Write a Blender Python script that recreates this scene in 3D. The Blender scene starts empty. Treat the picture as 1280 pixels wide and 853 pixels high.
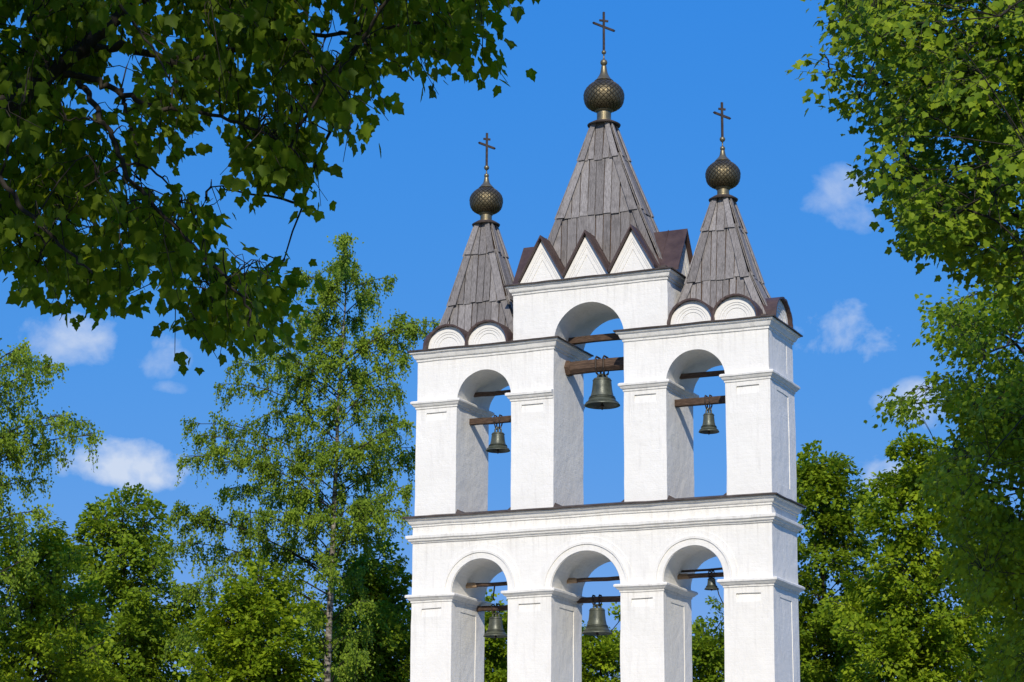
import bpy, bmesh, math, random
import numpy as np
from mathutils import Vector, Matrix

R = math.radians
sc = bpy.context.scene
C = bpy.context.collection
random.seed(7)
rng = np.random.default_rng(11)

# ------------------------------------------------------------------ camera
FPX = 2836.0                                   # focal length in pixels of a 1280 px wide picture
PIT, ROLL, YAW = R(13.475), R(0.44), R(-24.898)
CAM = np.array([15.8255, -48.0039, 1.6])
_fw = np.array([math.sin(YAW)*math.cos(PIT), math.cos(YAW)*math.cos(PIT), math.sin(PIT)])
_rt = np.array([math.cos(YAW), -math.sin(YAW), 0.0])
_up = np.cross(_rt, _fw)
_r2 = _rt*math.cos(ROLL) + _up*math.sin(ROLL)
_u2 = _up*math.cos(ROLL) - _rt*math.sin(ROLL)
cam_d = bpy.data.cameras.new('camera')
cam = bpy.data.objects.new('camera', cam_d)
C.objects.link(cam)
M = Matrix.Identity(4)
for i in range(3):
    M[i][0], M[i][1], M[i][2], M[i][3] = _r2[i], _u2[i], -_fw[i], CAM[i]
cam.matrix_world = M
cam_d.sensor_width = 36.0
cam_d.lens = FPX/1280*36
cam_d.clip_start = 0.1
cam_d.clip_end = 5000
sc.camera = cam

# ------------------------------------------------------------------ sky and sun
SUN_EL, SUN_SIDE = R(33.0), R(21.0)
sun_dir = Vector((math.cos(SUN_EL)*math.sin(SUN_SIDE), -math.cos(SUN_EL)*math.cos(SUN_SIDE), math.sin(SUN_EL)))
sun_d = bpy.data.lights.new('sun', 'SUN')
sun_d.energy = 3.9
sun_d.angle = R(0.53)
sun_d.color = (1.0, 0.92, 0.79)
sun = bpy.data.objects.new('sun', sun_d)
sun.rotation_euler = (-sun_dir).to_track_quat('-Z', 'Y').to_euler()
sun.location = (0, -60, 60)
C.objects.link(sun)

world = bpy.data.worlds.new('World')
sc.world = world
world.use_nodes = True
world.cycles.sampling_method = 'MANUAL'
world.cycles.sample_map_resolution = 256
SKY_STRENGTH = 0.11
SKY_GRADE = ((.197, 1.31), (1.48, .43), (5.95, .10))
CLOUD_COL = (6.6, 7.2, 8.2)
sc.view_settings.view_transform = 'Standard'
sc.view_settings.look = 'None'
sc.view_settings.gamma = 1.0
sc.view_settings.exposure = 0.0
sc.view_settings.use_curve_mapping = False
sc.cycles.max_bounces = 5
sc.cycles.diffuse_bounces = 3
sc.cycles.glossy_bounces = 2
sc.cycles.transmission_bounces = 3
sc.cycles.transparent_max_bounces = 8
sc.cycles.use_denoising = True


def ray(px, py):
    return _fw + _r2*(px - 640)/FPX - _u2*(py - 426.5)/FPX


def at(px, py, dist):
    """point seen at pixel (px, py) of the photograph, dist metres in front of the lens"""
    return CAM + ray(px, py)*dist


def base_at(px, dist):
    """point on the ground in the direction of column px"""
    d = ray(px, 1106.0)
    p = CAM + d*dist
    p[2] = 0.0
    return p


def project(P):
    d = np.asarray(P) - CAM
    z = d @ _fw
    z = np.where(np.abs(z) < 1e-6, 1e-6, z)
    return 640 + FPX*(d @ _r2)/z, 426.5 - FPX*(d @ _u2)/z, z


def build_world():
    nt = world.node_tree
    nt.nodes.clear()
    N, L = nt.nodes, nt.links
    out = N.new('ShaderNodeOutputWorld')
    bg = N.new('ShaderNodeBackground')
    bg.inputs['Strength'].default_value = SKY_STRENGTH
    L.new(bg.outputs[0], out.inputs[0])
    sky = N.new('ShaderNodeTexSky')
    sky.sky_type = 'NISHITA'
    sky.sun_disc = False
    sky.sun_elevation = SUN_EL
    sky.sun_rotation = R(180) - SUN_SIDE
    sky.air_density = 1.0
    sky.dust_density = 0.1
    sky.ozone_density = 2.5
    # polarised deep blue: each channel graded the same way over the whole sky
    sep = N.new('ShaderNodeSeparateColor')
    L.new(sky.outputs[0], sep.inputs[0])
    tint = N.new('ShaderNodeCombineColor')
    for i, (gain, pw) in enumerate(SKY_GRADE):
        a_ = N.new('ShaderNodeMath'); a_.operation = 'POWER'; a_.inputs[1].default_value = pw
        b_ = N.new('ShaderNodeMath'); b_.operation = 'MULTIPLY'; b_.inputs[1].default_value = gain
        L.new(sep.outputs[i], a_.inputs[0]); L.new(a_.outputs[0], b_.inputs[0]); L.new(b_.outputs[0], tint.inputs[i])
    tc = N.new('ShaderNodeTexCoord')
    nrm = N.new('ShaderNodeVectorMath')
    nrm.operation = 'NORMALIZE'
    L.new(tc.outputs['Generated'], nrm.inputs[0])
    n1 = N.new('ShaderNodeTexNoise')
    n1.inputs['Scale'].default_value = 23.0
    n1.inputs['Detail'].default_value = 10.0
    n1.inputs['Roughness'].default_value = 0.57
    n1.inputs['Distortion'].default_value = 0.2
    mpv = N.new('ShaderNodeMapping')
    mpv.inputs['Scale'].default_value = (1, 1, 1.25)
    L.new(nrm.outputs[0], mpv.inputs[0])
    L.new(mpv.outputs[0], n1.inputs['Vector'])

    def math_node(op, a, b=None, c=None, clamp=False):
        m = N.new('ShaderNodeMath')
        m.operation = op
        m.use_clamp = clamp
        for i, v in enumerate((a, b, c)):
            if v is None:
                continue
            if isinstance(v, (int, float)):
                m.inputs[i].default_value = v
            else:
                L.new(v, m.inputs[i])
        return m.outputs[0]
    nz = math_node('SUBTRACT', n1.outputs[0], 0.5)
    # fair-weather clouds: (column, row, half width, half height, how dense)
    clouds = [(122, 432, 108, 44, 1.0), (165, 578, 80, 36, 1.2), (196, 452, 52, 26, 0.7), (214, 484, 30, 10, .6),
              (1040, 244, 78, 40, .62), (1066, 274, 48, 28, .7), (1058, 416, 96, 38, 1.25), (1086, 594, 76, 50, 1.3), (1140, 505, 56, 30, .9)]
    dirs = []
    for (px, py, w, h, k) in clouds:
        d = Vector(ray(px, py)).normalized()
        dirs.append((d, w/FPX, h/FPX, k))
    rr = random.Random(5)                       # the same kind of clouds over the rest of the sky
    for i in range(16):
        az = i/16*2*math.pi + rr.uniform(-.1, .1)
        el = R(rr.uniform(7, 34))
        d = Vector((math.sin(az)*math.cos(el), math.cos(az)*math.cos(el), math.sin(el)))
        u, v, z = project(CAM + np.array(d)*100)
        if z > 0 and -260 < u < 1540 and -260 < v < 1110:
            continue
        w = rr.uniform(.03, .07)
        dirs.append((d, w, w*.42, rr.uniform(.6, 1.0)))
    acc = None
    for d, w, h, k in dirs:
        rt = Vector((d.y, -d.x, 0)).normalized()
        up = rt.cross(d)
        a = N.new('ShaderNodeVectorMath'); a.operation = 'DOT_PRODUCT'; a.inputs[1].default_value = rt/w
        b = N.new('ShaderNodeVectorMath'); b.operation = 'DOT_PRODUCT'; b.inputs[1].default_value = up/h
        f = N.new('ShaderNodeVectorMath'); f.operation = 'DOT_PRODUCT'; f.inputs[1].default_value = d
        for q in (a, b, f):
            L.new(nrm.outputs[0], q.inputs[0])
        aa = math_node('MULTIPLY', a.outputs['Value'], a.outputs['Value'])
        ab = math_node('MULTIPLY_ADD', b.outputs['Value'], b.outputs['Value'], aa)
        fr = math_node('LESS_THAN', f.outputs['Value'], 0.0)
        ab = math_node('MULTIPLY_ADD', fr, 1000.0, ab)
        v = math_node('MULTIPLY_ADD', ab, -0.50, 0.34)          # falls to zero towards the rim
        v = math_node('MULTIPLY_ADD', nz, 2.9, v)
        v = math_node('MULTIPLY', v, 1.35*k, clamp=True)
        edge = math_node('MULTIPLY_ADD', ab, -0.6, 1.5, clamp=True)
        v = math_node('MULTIPLY', v, edge)
        acc = v if acc is None else math_node('MAXIMUM', acc, v)
    dens = math_node('MULTIPLY', acc, 0.80)
    mix = N.new('ShaderNodeMix')
    mix.data_type = 'RGBA'
    L.new(dens, mix.inputs['Factor'])
    L.new(tint.outputs[0], mix.inputs['A'])
    mix.inputs['B'].default_value = (*CLOUD_COL, 1)
    L.new(mix.outputs['Result'], bg.inputs['Color'])


build_world()

# ------------------------------------------------------------------ helpers
def tag(o, label=None, cat=None, group=None, kind=None):
    if label: o['label'] = label
    if cat: o['category'] = cat
    if group: o['group'] = group
    if kind: o['kind'] = kind
    return o


def empty(name, loc):
    o = bpy.data.objects.new(name, None)
    o.location = loc
    o.empty_display_size = 0.3
    C.objects.link(o)
    return o


def attach(o, parent):
    if parent is not None:
        o.parent = parent
        o.matrix_parent_inverse = Matrix.Translation(-parent.location)
    return o


class MB:
    """collects faces, then links them as one mesh object"""
    def __init__(self):
        self.v, self.f, self.m = [], [], []

    def add(self, verts, faces, mi=0):
        n = len(self.v)
        self.v += [tuple(p) for p in verts]
        self.f += [tuple(i + n for i in f) for f in faces]
        self.m += [mi]*len(faces)

    def box(self, x0, x1, y0, y1, z0, z1, mi=0):
        self.add([(x0, y0, z0), (x1, y0, z0), (x1, y1, z0), (x0, y1, z0), (x0, y0, z1), (x1, y0, z1), (x1, y1, z1), (x0, y1, z1)],
                 [(0, 3, 2, 1), (4, 5, 6, 7), (0, 1, 5, 4), (1, 2, 6, 5), (2, 3, 7, 6), (3, 0, 4, 7)], mi)

    def prism(self, poly, d, mi=0):
        """closed planar polygon pushed along vector d"""
        n = len(poly)
        d = Vector(d)
        v = [Vector(p) for p in poly] + [Vector(p) + d for p in poly]
        self.add(v, [tuple(range(n))[::-1], tuple(range(n, 2*n))] + [(i, (i+1) % n, n+(i+1) % n, n+i) for i in range(n)], mi)

    def tube(self, pts, radii, n=8, mi=0, rot=0.0):
        pts = [Vector(p) for p in pts]
        rings = []
        for i, p in enumerate(pts):
            t = (pts[min(i+1, len(pts)-1)] - pts[max(i-1, 0)]).normalized()
            a = Vector((0, 0, 1)) if abs(t.z) < .9 else Vector((1, 0, 0))
            u = t.cross(a).normalized()
            w = u.cross(t).normalized()
            r = radii[i] if isinstance(radii, (list, tuple)) else radii
            rings.append([p + (u*math.cos(2*math.pi*k/n + rot) + w*math.sin(2*math.pi*k/n + rot))*r for k in range(n)])
        v = [q for r_ in rings for q in r_]
        f = [(i*n+k, i*n+(k+1) % n, (i+1)*n+(k+1) % n, (i+1)*n+k) for i in range(len(pts)-1) for k in range(n)]
        f += [tuple(range(n))[::-1], tuple((len(pts)-1)*n + k for k in range(n))]
        self.add(v, f, mi)

    def lathe(self, prof, c, n=32, mi=0):
        v = [(c[0] + r*math.cos(2*math.pi*k/n), c[1] + r*math.sin(2*math.pi*k/n), c[2] + z) for r, z in prof for k in range(n)]
        f = [(i*n+k, i*n+(k+1) % n, (i+1)*n+(k+1) % n, (i+1)*n+k) for i in range(len(prof)-1) for k in range(n)]
        self.add(v, f, mi)

    def rings(self, x0, x1, y0, y1, prof, jit=0.0, step=0.6, seed=0, mi=0):
        """moulding run round a rectangle: prof = (outward offset, height) pairs, mitred at the corners"""
        rr = random.Random(seed)
        xs = max(1, int((x1-x0)/step)); ys = max(1, int((y1-y0)/step))
        base = [(i/xs, 0, 'f') for i in range(xs)] + [(1, i/ys, 'r') for i in range(ys)] + \
               [(1-i/xs, 1, 'b') for i in range(xs)] + [(0, 1-i/ys, 'l') for i in range(ys)]
        jz = [rr.uniform(-jit, jit) for _ in base]
        jo = [rr.uniform(-jit, jit) for _ in base]
        n = len(base)
        v = []
        for o, z in prof:
            for k, (a, b, s) in enumerate(base):
                oo = o + jo[k]*(.6 if o > .05 else 0)
                v.append((x0-oo + a*(x1-x0+2*oo), y0-oo + b*(y1-y0+2*oo), z + jz[k]))
        f = [(i*n+k, i*n+(k+1) % n, (i+1)*n+(k+1) % n, (i+1)*n+k) for i in range(len(prof)-1) for k in range(n)]
        f += [tuple(range(n))[::-1], tuple((len(prof)-1)*n + k for k in range(n))]
        self.add(v, f, mi)

    def build(self, name, mats, parent=None, smooth=False, bevel=0.0, origin=None):
        me = bpy.data.meshes.new(name)
        me.from_pydata(self.v, [], self.f)
        if not isinstance(mats, (list, tuple)):
            mats = [mats]
        for m in mats:
            me.materials.append(m)
        if len(mats) > 1:
            me.polygons.foreach_set('material_index', self.m)
        bm = bmesh.new(); bm.from_mesh(me)
        bmesh.ops.recalc_face_normals(bm, faces=bm.faces)
        bm.to_mesh(me); bm.free()
        if smooth:
            me.polygons.foreach_set('use_smooth', [True]*len(me.polygons))
        if origin is not None:
            me.transform(Matrix.Translation(-Vector(origin)))
        o = bpy.data.objects.new(name, me)
        if origin is not None:
            o.location = origin
        C.objects.link(o)
        if bevel:
            b = o.modifiers.new('bevel', 'BEVEL')
            b.width = bevel; b.segments = 2; b.limit_method = 'ANGLE'; b.angle_limit = R(40)
        attach(o, parent)
        return o


# ------------------------------------------------------------------ materials
def new_mat(name):
    m = bpy.data.materials.new(name)
    m.use_nodes = True
    nt = m.node_tree
    p = nt.nodes['Principled BSDF']
    return m, nt.nodes, nt.links, p


def ramp(N, L, src, stops):
    r = N.new('ShaderNodeValToRGB')
    e = r.color_ramp.elements
    while len(e) < len(stops):
        e.new(.5)
    for i, (pos, col) in enumerate(stops):
        e[i].position = pos
        e[i].color = (*col, 1)
    L.new(src, r.inputs[0])
    return r.outputs[0]


def noise(N, L, vec, scale, detail=4, rough=.5, dist=0):
    n = N.new('ShaderNodeTexNoise')
    n.inputs['Scale'].default_value = scale
    n.inputs['Detail'].default_value = detail
    n.inputs['Roughness'].default_value = rough
    n.inputs['Distortion'].default_value = dist
    if vec is not None:
        L.new(vec, n.inputs['Vector'])
    return n


def mixc(N, L, fac, a, b, mode='MIX'):
    m = N.new('ShaderNodeMix'); m.data_type = 'RGBA'; m.blend_type = mode
    for k, s in (('Factor', fac), ('A', a), ('B', b)):
        if isinstance(s, (int, float)):
            m.inputs[k].default_value = s
        elif isinstance(s, tuple):
            m.inputs[k].default_value = (*s, 1)
        else:
            L.new(s, m.inputs[k])
    return m.outputs['Result']


def whitewash(name='whitewashed_brick', dirt=1.0):
    """limewashed brickwork: faint courses under thick paint, flakes, rain streaks"""
    m, N, L, p = new_mat(name)
    g = N.new('ShaderNodeNewGeometry')
    sep = N.new('ShaderNodeSeparateXYZ'); L.new(g.outputs['Position'], sep.inputs[0])
    ad = N.new('ShaderNodeMath'); ad.operation = 'ADD'
    L.new(sep.outputs[0], ad.inputs[0]); L.new(sep.outputs[1], ad.inputs[1])
    cmb = N.new('ShaderNodeCombineXYZ'); L.new(ad.outputs[0], cmb.inputs[0]); L.new(sep.outputs[2], cmb.inputs[1])
    wob = noise(N, L, g.outputs['Position'], 3.0, 3)
    wadd = N.new('ShaderNodeVectorMath'); wadd.operation = 'MULTIPLY_ADD'
    L.new(wob.outputs['Color'], wadd.inputs[0]); wadd.inputs[1].default_value = (.04, .04, .04); L.new(cmb.outputs[0], wadd.inputs[2])
    bt = N.new('ShaderNodeTexBrick')
    bt.inputs['Scale'].default_value = 1.0
    bt.inputs['Brick Width'].default_value = .29
    bt.inputs['Row Height'].default_value = .095
    bt.inputs['Mortar Size'].default_value = .010
    bt.inputs['Mortar Smooth'].default_value = .7
    bt.inputs['Color1'].default_value = (1, 1, 1, 1); bt.inputs['Color2'].default_value = (.86, .86, .86, 1); bt.inputs['Mortar'].default_value = (.35, .35, .35, 1)
    L.new(wadd.outputs[0], bt.inputs['Vector'])
    big = noise(N, L, g.outputs['Position'], 1.3, 5, .6)
    fine = noise(N, L, g.outputs['Position'], 22, 6, .65)
    mp = N.new('ShaderNodeMapping'); mp.inputs['Scale'].default_value = (5, 5, .55); L.new(g.outputs['Position'], mp.inputs[0])
    streak = noise(N, L, mp.outputs[0], 1.6, 5, .6)
    flake = noise(N, L, g.outputs['Position'], 5.5, 9, .72, .6)
    base = ramp(N, L, big.outputs[0], [(.3, (.82, .795, .735)), (.7, (.87, .845, .785))])
    st = ramp(N, L, streak.outputs[0], [(.54 - .05*(dirt-1), (0, 0, 0)), (.80, (.5*dirt**.5,)*3)])
    c = mixc(N, L, st, base, (.60, .58, .54))
    fl = ramp(N, L, flake.outputs[0], [(.685 - .035*(dirt-1), (0, 0, 0)), (.73 - .03*(dirt-1), (.8, .8, .8))])
    c = mixc(N, L, fl, c, (.52, .49, .45))
    # rain-washed dirt that has run down from the ledges
    mp2 = N.new('ShaderNodeMapping'); mp2.inputs['Scale'].default_value = (9, 9, .35); L.new(g.outputs['Position'], mp2.inputs[0])
    runs = noise(N, L, mp2.outputs[0], 1.3, 5, .6)
    tot = None
    for zl in (15.42, 14.0, 12.82, 9.94, 9.54, 8.12):
        d_ = N.new('ShaderNodeMath'); d_.operation = 'SUBTRACT'; d_.inputs[0].default_value = zl; L.new(sep.outputs[2], d_.inputs[1])
        ps = N.new('ShaderNodeMath'); ps.operation = 'GREATER_THAN'; ps.inputs[1].default_value = -.03; L.new(d_.outputs[0], ps.inputs[0])
        fd = N.new('ShaderNodeMath'); fd.operation = 'MULTIPLY_ADD'; fd.use_clamp = True; fd.inputs[1].default_value = -1.25; fd.inputs[2].default_value = 1.0; L.new(d_.outputs[0], fd.inputs[0])
        pr_ = N.new('ShaderNodeMath'); pr_.operation = 'MULTIPLY'; L.new(ps.outputs[0], pr_.inputs[0]); L.new(fd.outputs[0], pr_.inputs[1])
        if tot is None:
            tot = pr_.outputs[0]
        else:
            mx_ = N.new('ShaderNodeMath'); mx_.operation = 'MAXIMUM'; L.new(tot, mx_.inputs[0]); L.new(pr_.outputs[0], mx_.inputs[1]); tot = mx_.outputs[0]
    rr_ = ramp(N, L, runs.outputs[0], [(.50, (0, 0, 0)), (.72, (.42, .42, .42))])
    rm = N.new('ShaderNodeMath'); rm.operation = 'MULTIPLY'; L.new(rr_, rm.inputs[0]); L.new(tot, rm.inputs[1])
    c = mixc(N, L, rm.outputs[0], c, (.50, .47, .42))
    L.new(c, p.inputs['Base Color'])
    p.inputs['Roughness'].default_value = .93
    p.inputs['Specular IOR Level'].default_value = .15
    # relief: brick courses fade in and out under the paint
    mk = ramp(N, L, big.outputs[0], [(.35, (.25, .25, .25)), (.65, (1, 1, 1))])
    bm_ = mixc(N, L, mk, (.8, .8, .8), bt.outputs['Color'])
    b1 = N.new('ShaderNodeBump'); b1.inputs['Strength'].default_value = .22; b1.inputs['Distance'].default_value = .012
    L.new(bm_, b1.inputs['Height'])
    b2 = N.new('ShaderNodeBump'); b2.inputs['Strength'].default_value = .38; b2.inputs['Distance'].default_value = .016
    lump = noise(N, L, g.outputs['Position'], 3.2, 4, .55)
    b0 = N.new('ShaderNodeBump'); b0.inputs['Strength'].default_value = .35; b0.inputs['Distance'].default_value = .05
    L.new(lump.outputs[0], b0.inputs['Height']); L.new(b0.outputs[0], b1.inputs['Normal'])
    L.new(fine.outputs[0], b2.inputs['Height']); L.new(b1.outputs[0], b2.inputs['Normal'])
    L.new(b2.outputs[0], p.inputs['Normal'])
    return m


def weathered_wood(name, axis, c0, c1, c2):
    """axis: stretch of the grain in object space; tone differs board by board"""
    m, N, L, p = new_mat(name)
    tc = N.new('ShaderNodeTexCoord')
    oi = N.new('ShaderNodeObjectInfo')
    sh = N.new('ShaderNodeVectorMath'); sh.operation = 'MULTIPLY_ADD'
    L.new(oi.outputs['Random'], sh.inputs[0]); sh.inputs[1].default_value = (37, 53, 71); L.new(tc.outputs['Object'], sh.inputs[2])
    mp = N.new('ShaderNodeMapping'); mp.inputs['Scale'].default_value = axis; L.new(sh.outputs[0], mp.inputs[0])
    gr = noise(N, L, mp.outputs[0], 6, 6, .65, .3)
    bl = noise(N, L, sh.outputs[0], 3.0, 4, .6)
    c = ramp(N, L, gr.outputs[0], [(.28, c0), (.5, c1), (.74, c2)])
    tone = ramp(N, L, oi.outputs['Random'], [(0, (.72, .70, .69)), (.5, (.95, .93, .92)), (1, (1.22, 1.2, 1.19))])
    c = mixc(N, L, 1.0, c, tone, 'MULTIPLY')
    dk = ramp(N, L, bl.outputs[0], [(.55, (0, 0, 0)), (.8, (.6, .6, .6))])
    c = mixc(N, L, dk, c, tuple(x*.5 for x in c0))
    L.new(c, p.inputs['Base Color'])
    p.inputs['Roughness'].default_value = .82
    p.inputs['Specular IOR Level'].default_value = .25
    b = N.new('ShaderNodeBump'); b.inputs['Strength'].default_value = .6; b.inputs['Distance'].default_value = .008
    L.new(gr.outputs[0], b.inputs['Height']); L.new(b.outputs[0], p.inputs['Normal'])
    return m


def metal_mat(name, ca, cb, metallic, rough, scale=4.0, bump=.2):
    m, N, L, p = new_mat(name)
    g = N.new('ShaderNodeNewGeometry')
    a = noise(N, L, g.outputs['Position'], scale, 6, .65)
    f = noise(N, L, g.outputs['Position'], scale*9, 4, .6)
    c = ramp(N, L, a.outputs[0], [(.32, ca), (.68, cb)])
    L.new(c, p.inputs['Base Color'])
    p.inputs['Metallic'].default_value = metallic
    r = ramp(N, L, f.outputs[0], [(.3, (rough-.1,)*3), (.7, (min(1, rough+.12),)*3)])
    L.new(r, p.inputs['Roughness'])
    b = N.new('ShaderNodeBump'); b.inputs['Strength'].default_value = bump; b.inputs['Distance'].default_value = .01
    L.new(f.outputs[0], b.inputs['Height']); L.new(b.outputs[0], p.inputs['Normal'])
    return m


def leaf_mat(name, dark, light, thru, transl=.38, hue=.0):
    m, N, L, p = new_mat(name)
    out = N['Material Output']
    g = N.new('ShaderNodeNewGeometry')
    oi = N.new('ShaderNodeObjectInfo')
    ad = N.new('ShaderNodeMath'); ad.operation = 'ADD'; L.new(g.outputs['Random Per Island'], ad.inputs[0]); L.new(oi.outputs['Random'], ad.inputs[1])
    fr = N.new('ShaderNodeMath'); fr.operation = 'FRACT'; L.new(ad.outputs[0], fr.inputs[0])
    big = noise(N, L, g.outputs['Position'], .55, 3, .5)
    mid = tuple((a+b)/2 for a, b in zip(dark, light))
    c1 = ramp(N, L, fr.outputs[0], [(0, dark), (.55, mid), (1, light)])
    bt = ramp(N, L, big.outputs[0], [(.3, (.8, .84, .8)), (.7, (1.18, 1.12, 1.0))])
    c = mixc(N, L, 1.0, c1, bt, 'MULTIPLY')
    L.new(c, p.inputs['Base Color'])
    p.inputs['Roughness'].default_value = .55
    p.inputs['Specular IOR Level'].default_value = .10
    t = N.new('ShaderNodeBsdfTranslucent')
    tcx = mixc(N, L, 1.0, bt, thru, 'MULTIPLY')
    L.new(tcx, t.inputs['Color'])
    mx = N.new('ShaderNodeMixShader'); mx.inputs[0].default_value = transl
    L.new(p.outputs[0], mx.inputs[1]); L.new(t.outputs[0], mx.inputs[2]); L.new(mx.outputs[0], out.inputs['Surface'])
    return m


def bark_mat(name, birch=False, k=1.0):
    m, N, L, p = new_mat(name)
    g = N.new('ShaderNodeNewGeometry')
    mp = N.new('ShaderNodeMapping'); L.new(g.outputs['Position'], mp.inputs[0])
    mp.inputs['Scale'].default_value = (2, 2, 9) if birch else (9, 9, 1.6)
    a = noise(N, L, mp.outputs[0], 1.2 if birch else 2.0, 5, .65)
    if birch:
        c = ramp(N, L, a.outputs[0], [(.40, (.03, .025, .02)), (.50, (.24, .21, .17)), (.64, (.46, .42, .36))])
    else:
        c = ramp(N, L, a.outputs[0], [(.3, (.025*k, .02*k, .015*k)), (.7, (.11*k, .085*k, .06*k))])
    L.new(c, p.inputs['Base Color'])
    p.inputs['Roughness'].default_value = .9
    b = N.new('ShaderNodeBump'); b.inputs['Strength'].default_value = .6; b.inputs['Distance'].default_value = .03
    L.new(a.outputs[0], b.inputs['Height']); L.new(b.outputs[0], p.inputs['Normal'])
    return m


WHITE = whitewash()
TRIM = whitewash('weathered_whitewash', 2.2)
PLANK = weathered_wood('grey_weathered_board', (13, 13, .45), (.105, .096, .09), (.26, .245, .235), (.41, .39, .375))
BEAM = weathered_wood('old_brown_timber', (1.0, 9, 9), (.03, .02, .014), (.085, .055, .038), (.17, .115, .08))
ROOFMETAL = metal_mat('brown_sheet_metal', (.055, .032, .026), (.105, .066, .054), .15, .5, 3.0)
FLASH = metal_mat('dark_flashing_metal', (.05, .036, .03), (.12, .095, .08), .2, .55, 5.0)
BRONZE = metal_mat('gilded_bronze_scales', (.095, .079, .045), (.17, .138, .078), .75, .47, 7.0, .15)
BRONZE_DARK = metal_mat('dark_bronze', (.065, .052, .03), (.13, .10, .06), .7, .45, 7.0, .15)
NECK = metal_mat('bronze_sheet', (.17, .145, .085), (.28, .235, .14), .7, .45, 6.0, .15)
IRON = metal_mat('forged_iron', (.03, .024, .02), (.085, .06, .045), .55, .55, 12.0)
BELL = metal_mat('green_bronze_bell', (.05, .059, .046), (.11, .122, .092), .25, .42, 5.0)
LOGEND = weathered_wood('cut_pale_timber', (1, 9, 9), (.16, .10, .06), (.33, .23, .14), (.45, .33, .21))
BARK = bark_mat('dark_bark', k=.42)
BIRCHBARK = bark_mat('birch_bark', True)

# ------------------------------------------------------------------ ground
gm, N_, L_, p_ = new_mat('mown_grass')
_g = N_.new('ShaderNodeNewGeometry')
_n = noise(N_, L_, _g.outputs['Position'], .6, 8, .65)
L_.new(ramp(N_, L_, _n.outputs[0], [(.3, (.04, .07, .015)), (.7, (.08, .11, .03))]), p_.inputs['Base Color'])
p_.inputs['Roughness'].default_value = .95
g = MB()
nx = 40
gv = [(-2000 + 4000*i/nx, -2000 + 4000*j/nx, 0) for j in range(nx+1) for i in range(nx+1)]
g.add(gv, [(j*(nx+1)+i, j*(nx+1)+i+1, (j+1)*(nx+1)+i+1, (j+1)*(nx+1)+i) for j in range(nx) for i in range(nx)])
tag(g.build('ground', gm), kind='structure')
fm, N_, L_, p_ = new_mat('bounce_gravel')  # unseen pale gravel patch, added to bounce warm sunlight up onto the tower
_g = N_.new('ShaderNodeNewGeometry')
_n = noise(N_, L_, _g.outputs['Position'], 30, 6, .7)
L_.new(ramp(N_, L_, _n.outputs[0], [(.3, (.48, .40, .28)), (.7, (.62, .53, .38))]), p_.inputs['Base Color'])
p_.inputs['Roughness'].default_value = .95
g = MB()
_poly = [(-4.5 + 22*math.cos(t) * (1 + .06*math.sin(3*t)), -6 + 19*math.sin(t), .006) for t in np.linspace(0, 2*math.pi, 48, endpoint=False)]
g.add(_poly, [tuple(range(48))])
tag(g.build('bounce_patch', fm), kind='structure')

# ------------------------------------------------------------------ bell tower
X0, X1, D = -9.0, 0.0, 1.8
tower = empty('bell_tower', (-4.5, .9, 0))
tag(tower, 'whitewashed two-tier arcaded belfry with three grey wooden tent roofs and bronze onion domes', 'bell tower')


def panel_face(mb, o, u, v, n, mu, mt, mbm, dep, top_only=False):
    """rectangular face o + u*a + v*b with a sunk panel"""
    o, u, v, n = Vector(o), Vector(u), Vector(v), Vector(n)
    lu, lv = u.length, v.length
    a0, a1, b0, b1 = mu/lu, 1-mu/lu, mbm/lv, 1-mt/lv
    P = lambda a, b, d=0: o + u*a + v*b - n*d
    vs = [P(0, 0), P(1, 0), P(1, 1), P(0, 1), P(a0, b0), P(a1, b0), P(a1, b1), P(a0, b1),
          P(a0, b0, 0 if top_only else dep), P(a1, b0, 0 if top_only else dep), P(a1, b1, dep), P(a0, b1, dep)]
    fs = [(0, 1, 5, 4), (1, 2, 6, 5), (2, 3, 7, 6), (3, 0, 4, 7), (6, 7, 11, 10), (8, 9, 10, 11), (5, 6, 10, 9), (7, 4, 8, 11)]
    if not top_only:
        fs += [(4, 5, 9, 8)]
    mb.add(vs, fs)


def pier(x0, x1, z0, z1, front=True, right=False, left=False, slot=.12, bot=.35):
    mb = MB()
    h = z1 - z0
    w = x1 - x0
    if front:
        panel_face(mb, (x0, 0, z0), (w, 0, 0), (0, 0, h), (0, -1, 0), w*.25, slot, h - slot - .20, .04, True)
    else:
        mb.add([(x0, 0, z0), (x1, 0, z0), (x1, 0, z1), (x0, 0, z1)], [(0, 1, 2, 3)])
    if right:
        panel_face(mb, (x1, 0, z0), (0, D, 0), (0, 0, h), (1, 0, 0), .48, slot+.06, bot, .014)
    else:
        mb.add([(x1, 0, z0), (x1, D, z0), (x1, D, z1), (x1, 0, z1)], [(0, 1, 2, 3)])
    if left:
        panel_face(mb, (x0, D, z0), (0, -D, 0), (0, 0, h), (-1, 0, 0), .48, slot+.06, bot, .05)
    else:
        mb.add([(x0, D, z0), (x0, 0, z0), (x0, 0, z1), (x0, D, z1)], [(0, 1, 2, 3)])
    mb.add([(x1, D, z0), (x0, D, z0), (x0, D, z1), (x1, D, z1)], [(0, 1, 2, 3)])
    return mb.build('pier', WHITE, tower)


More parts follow.
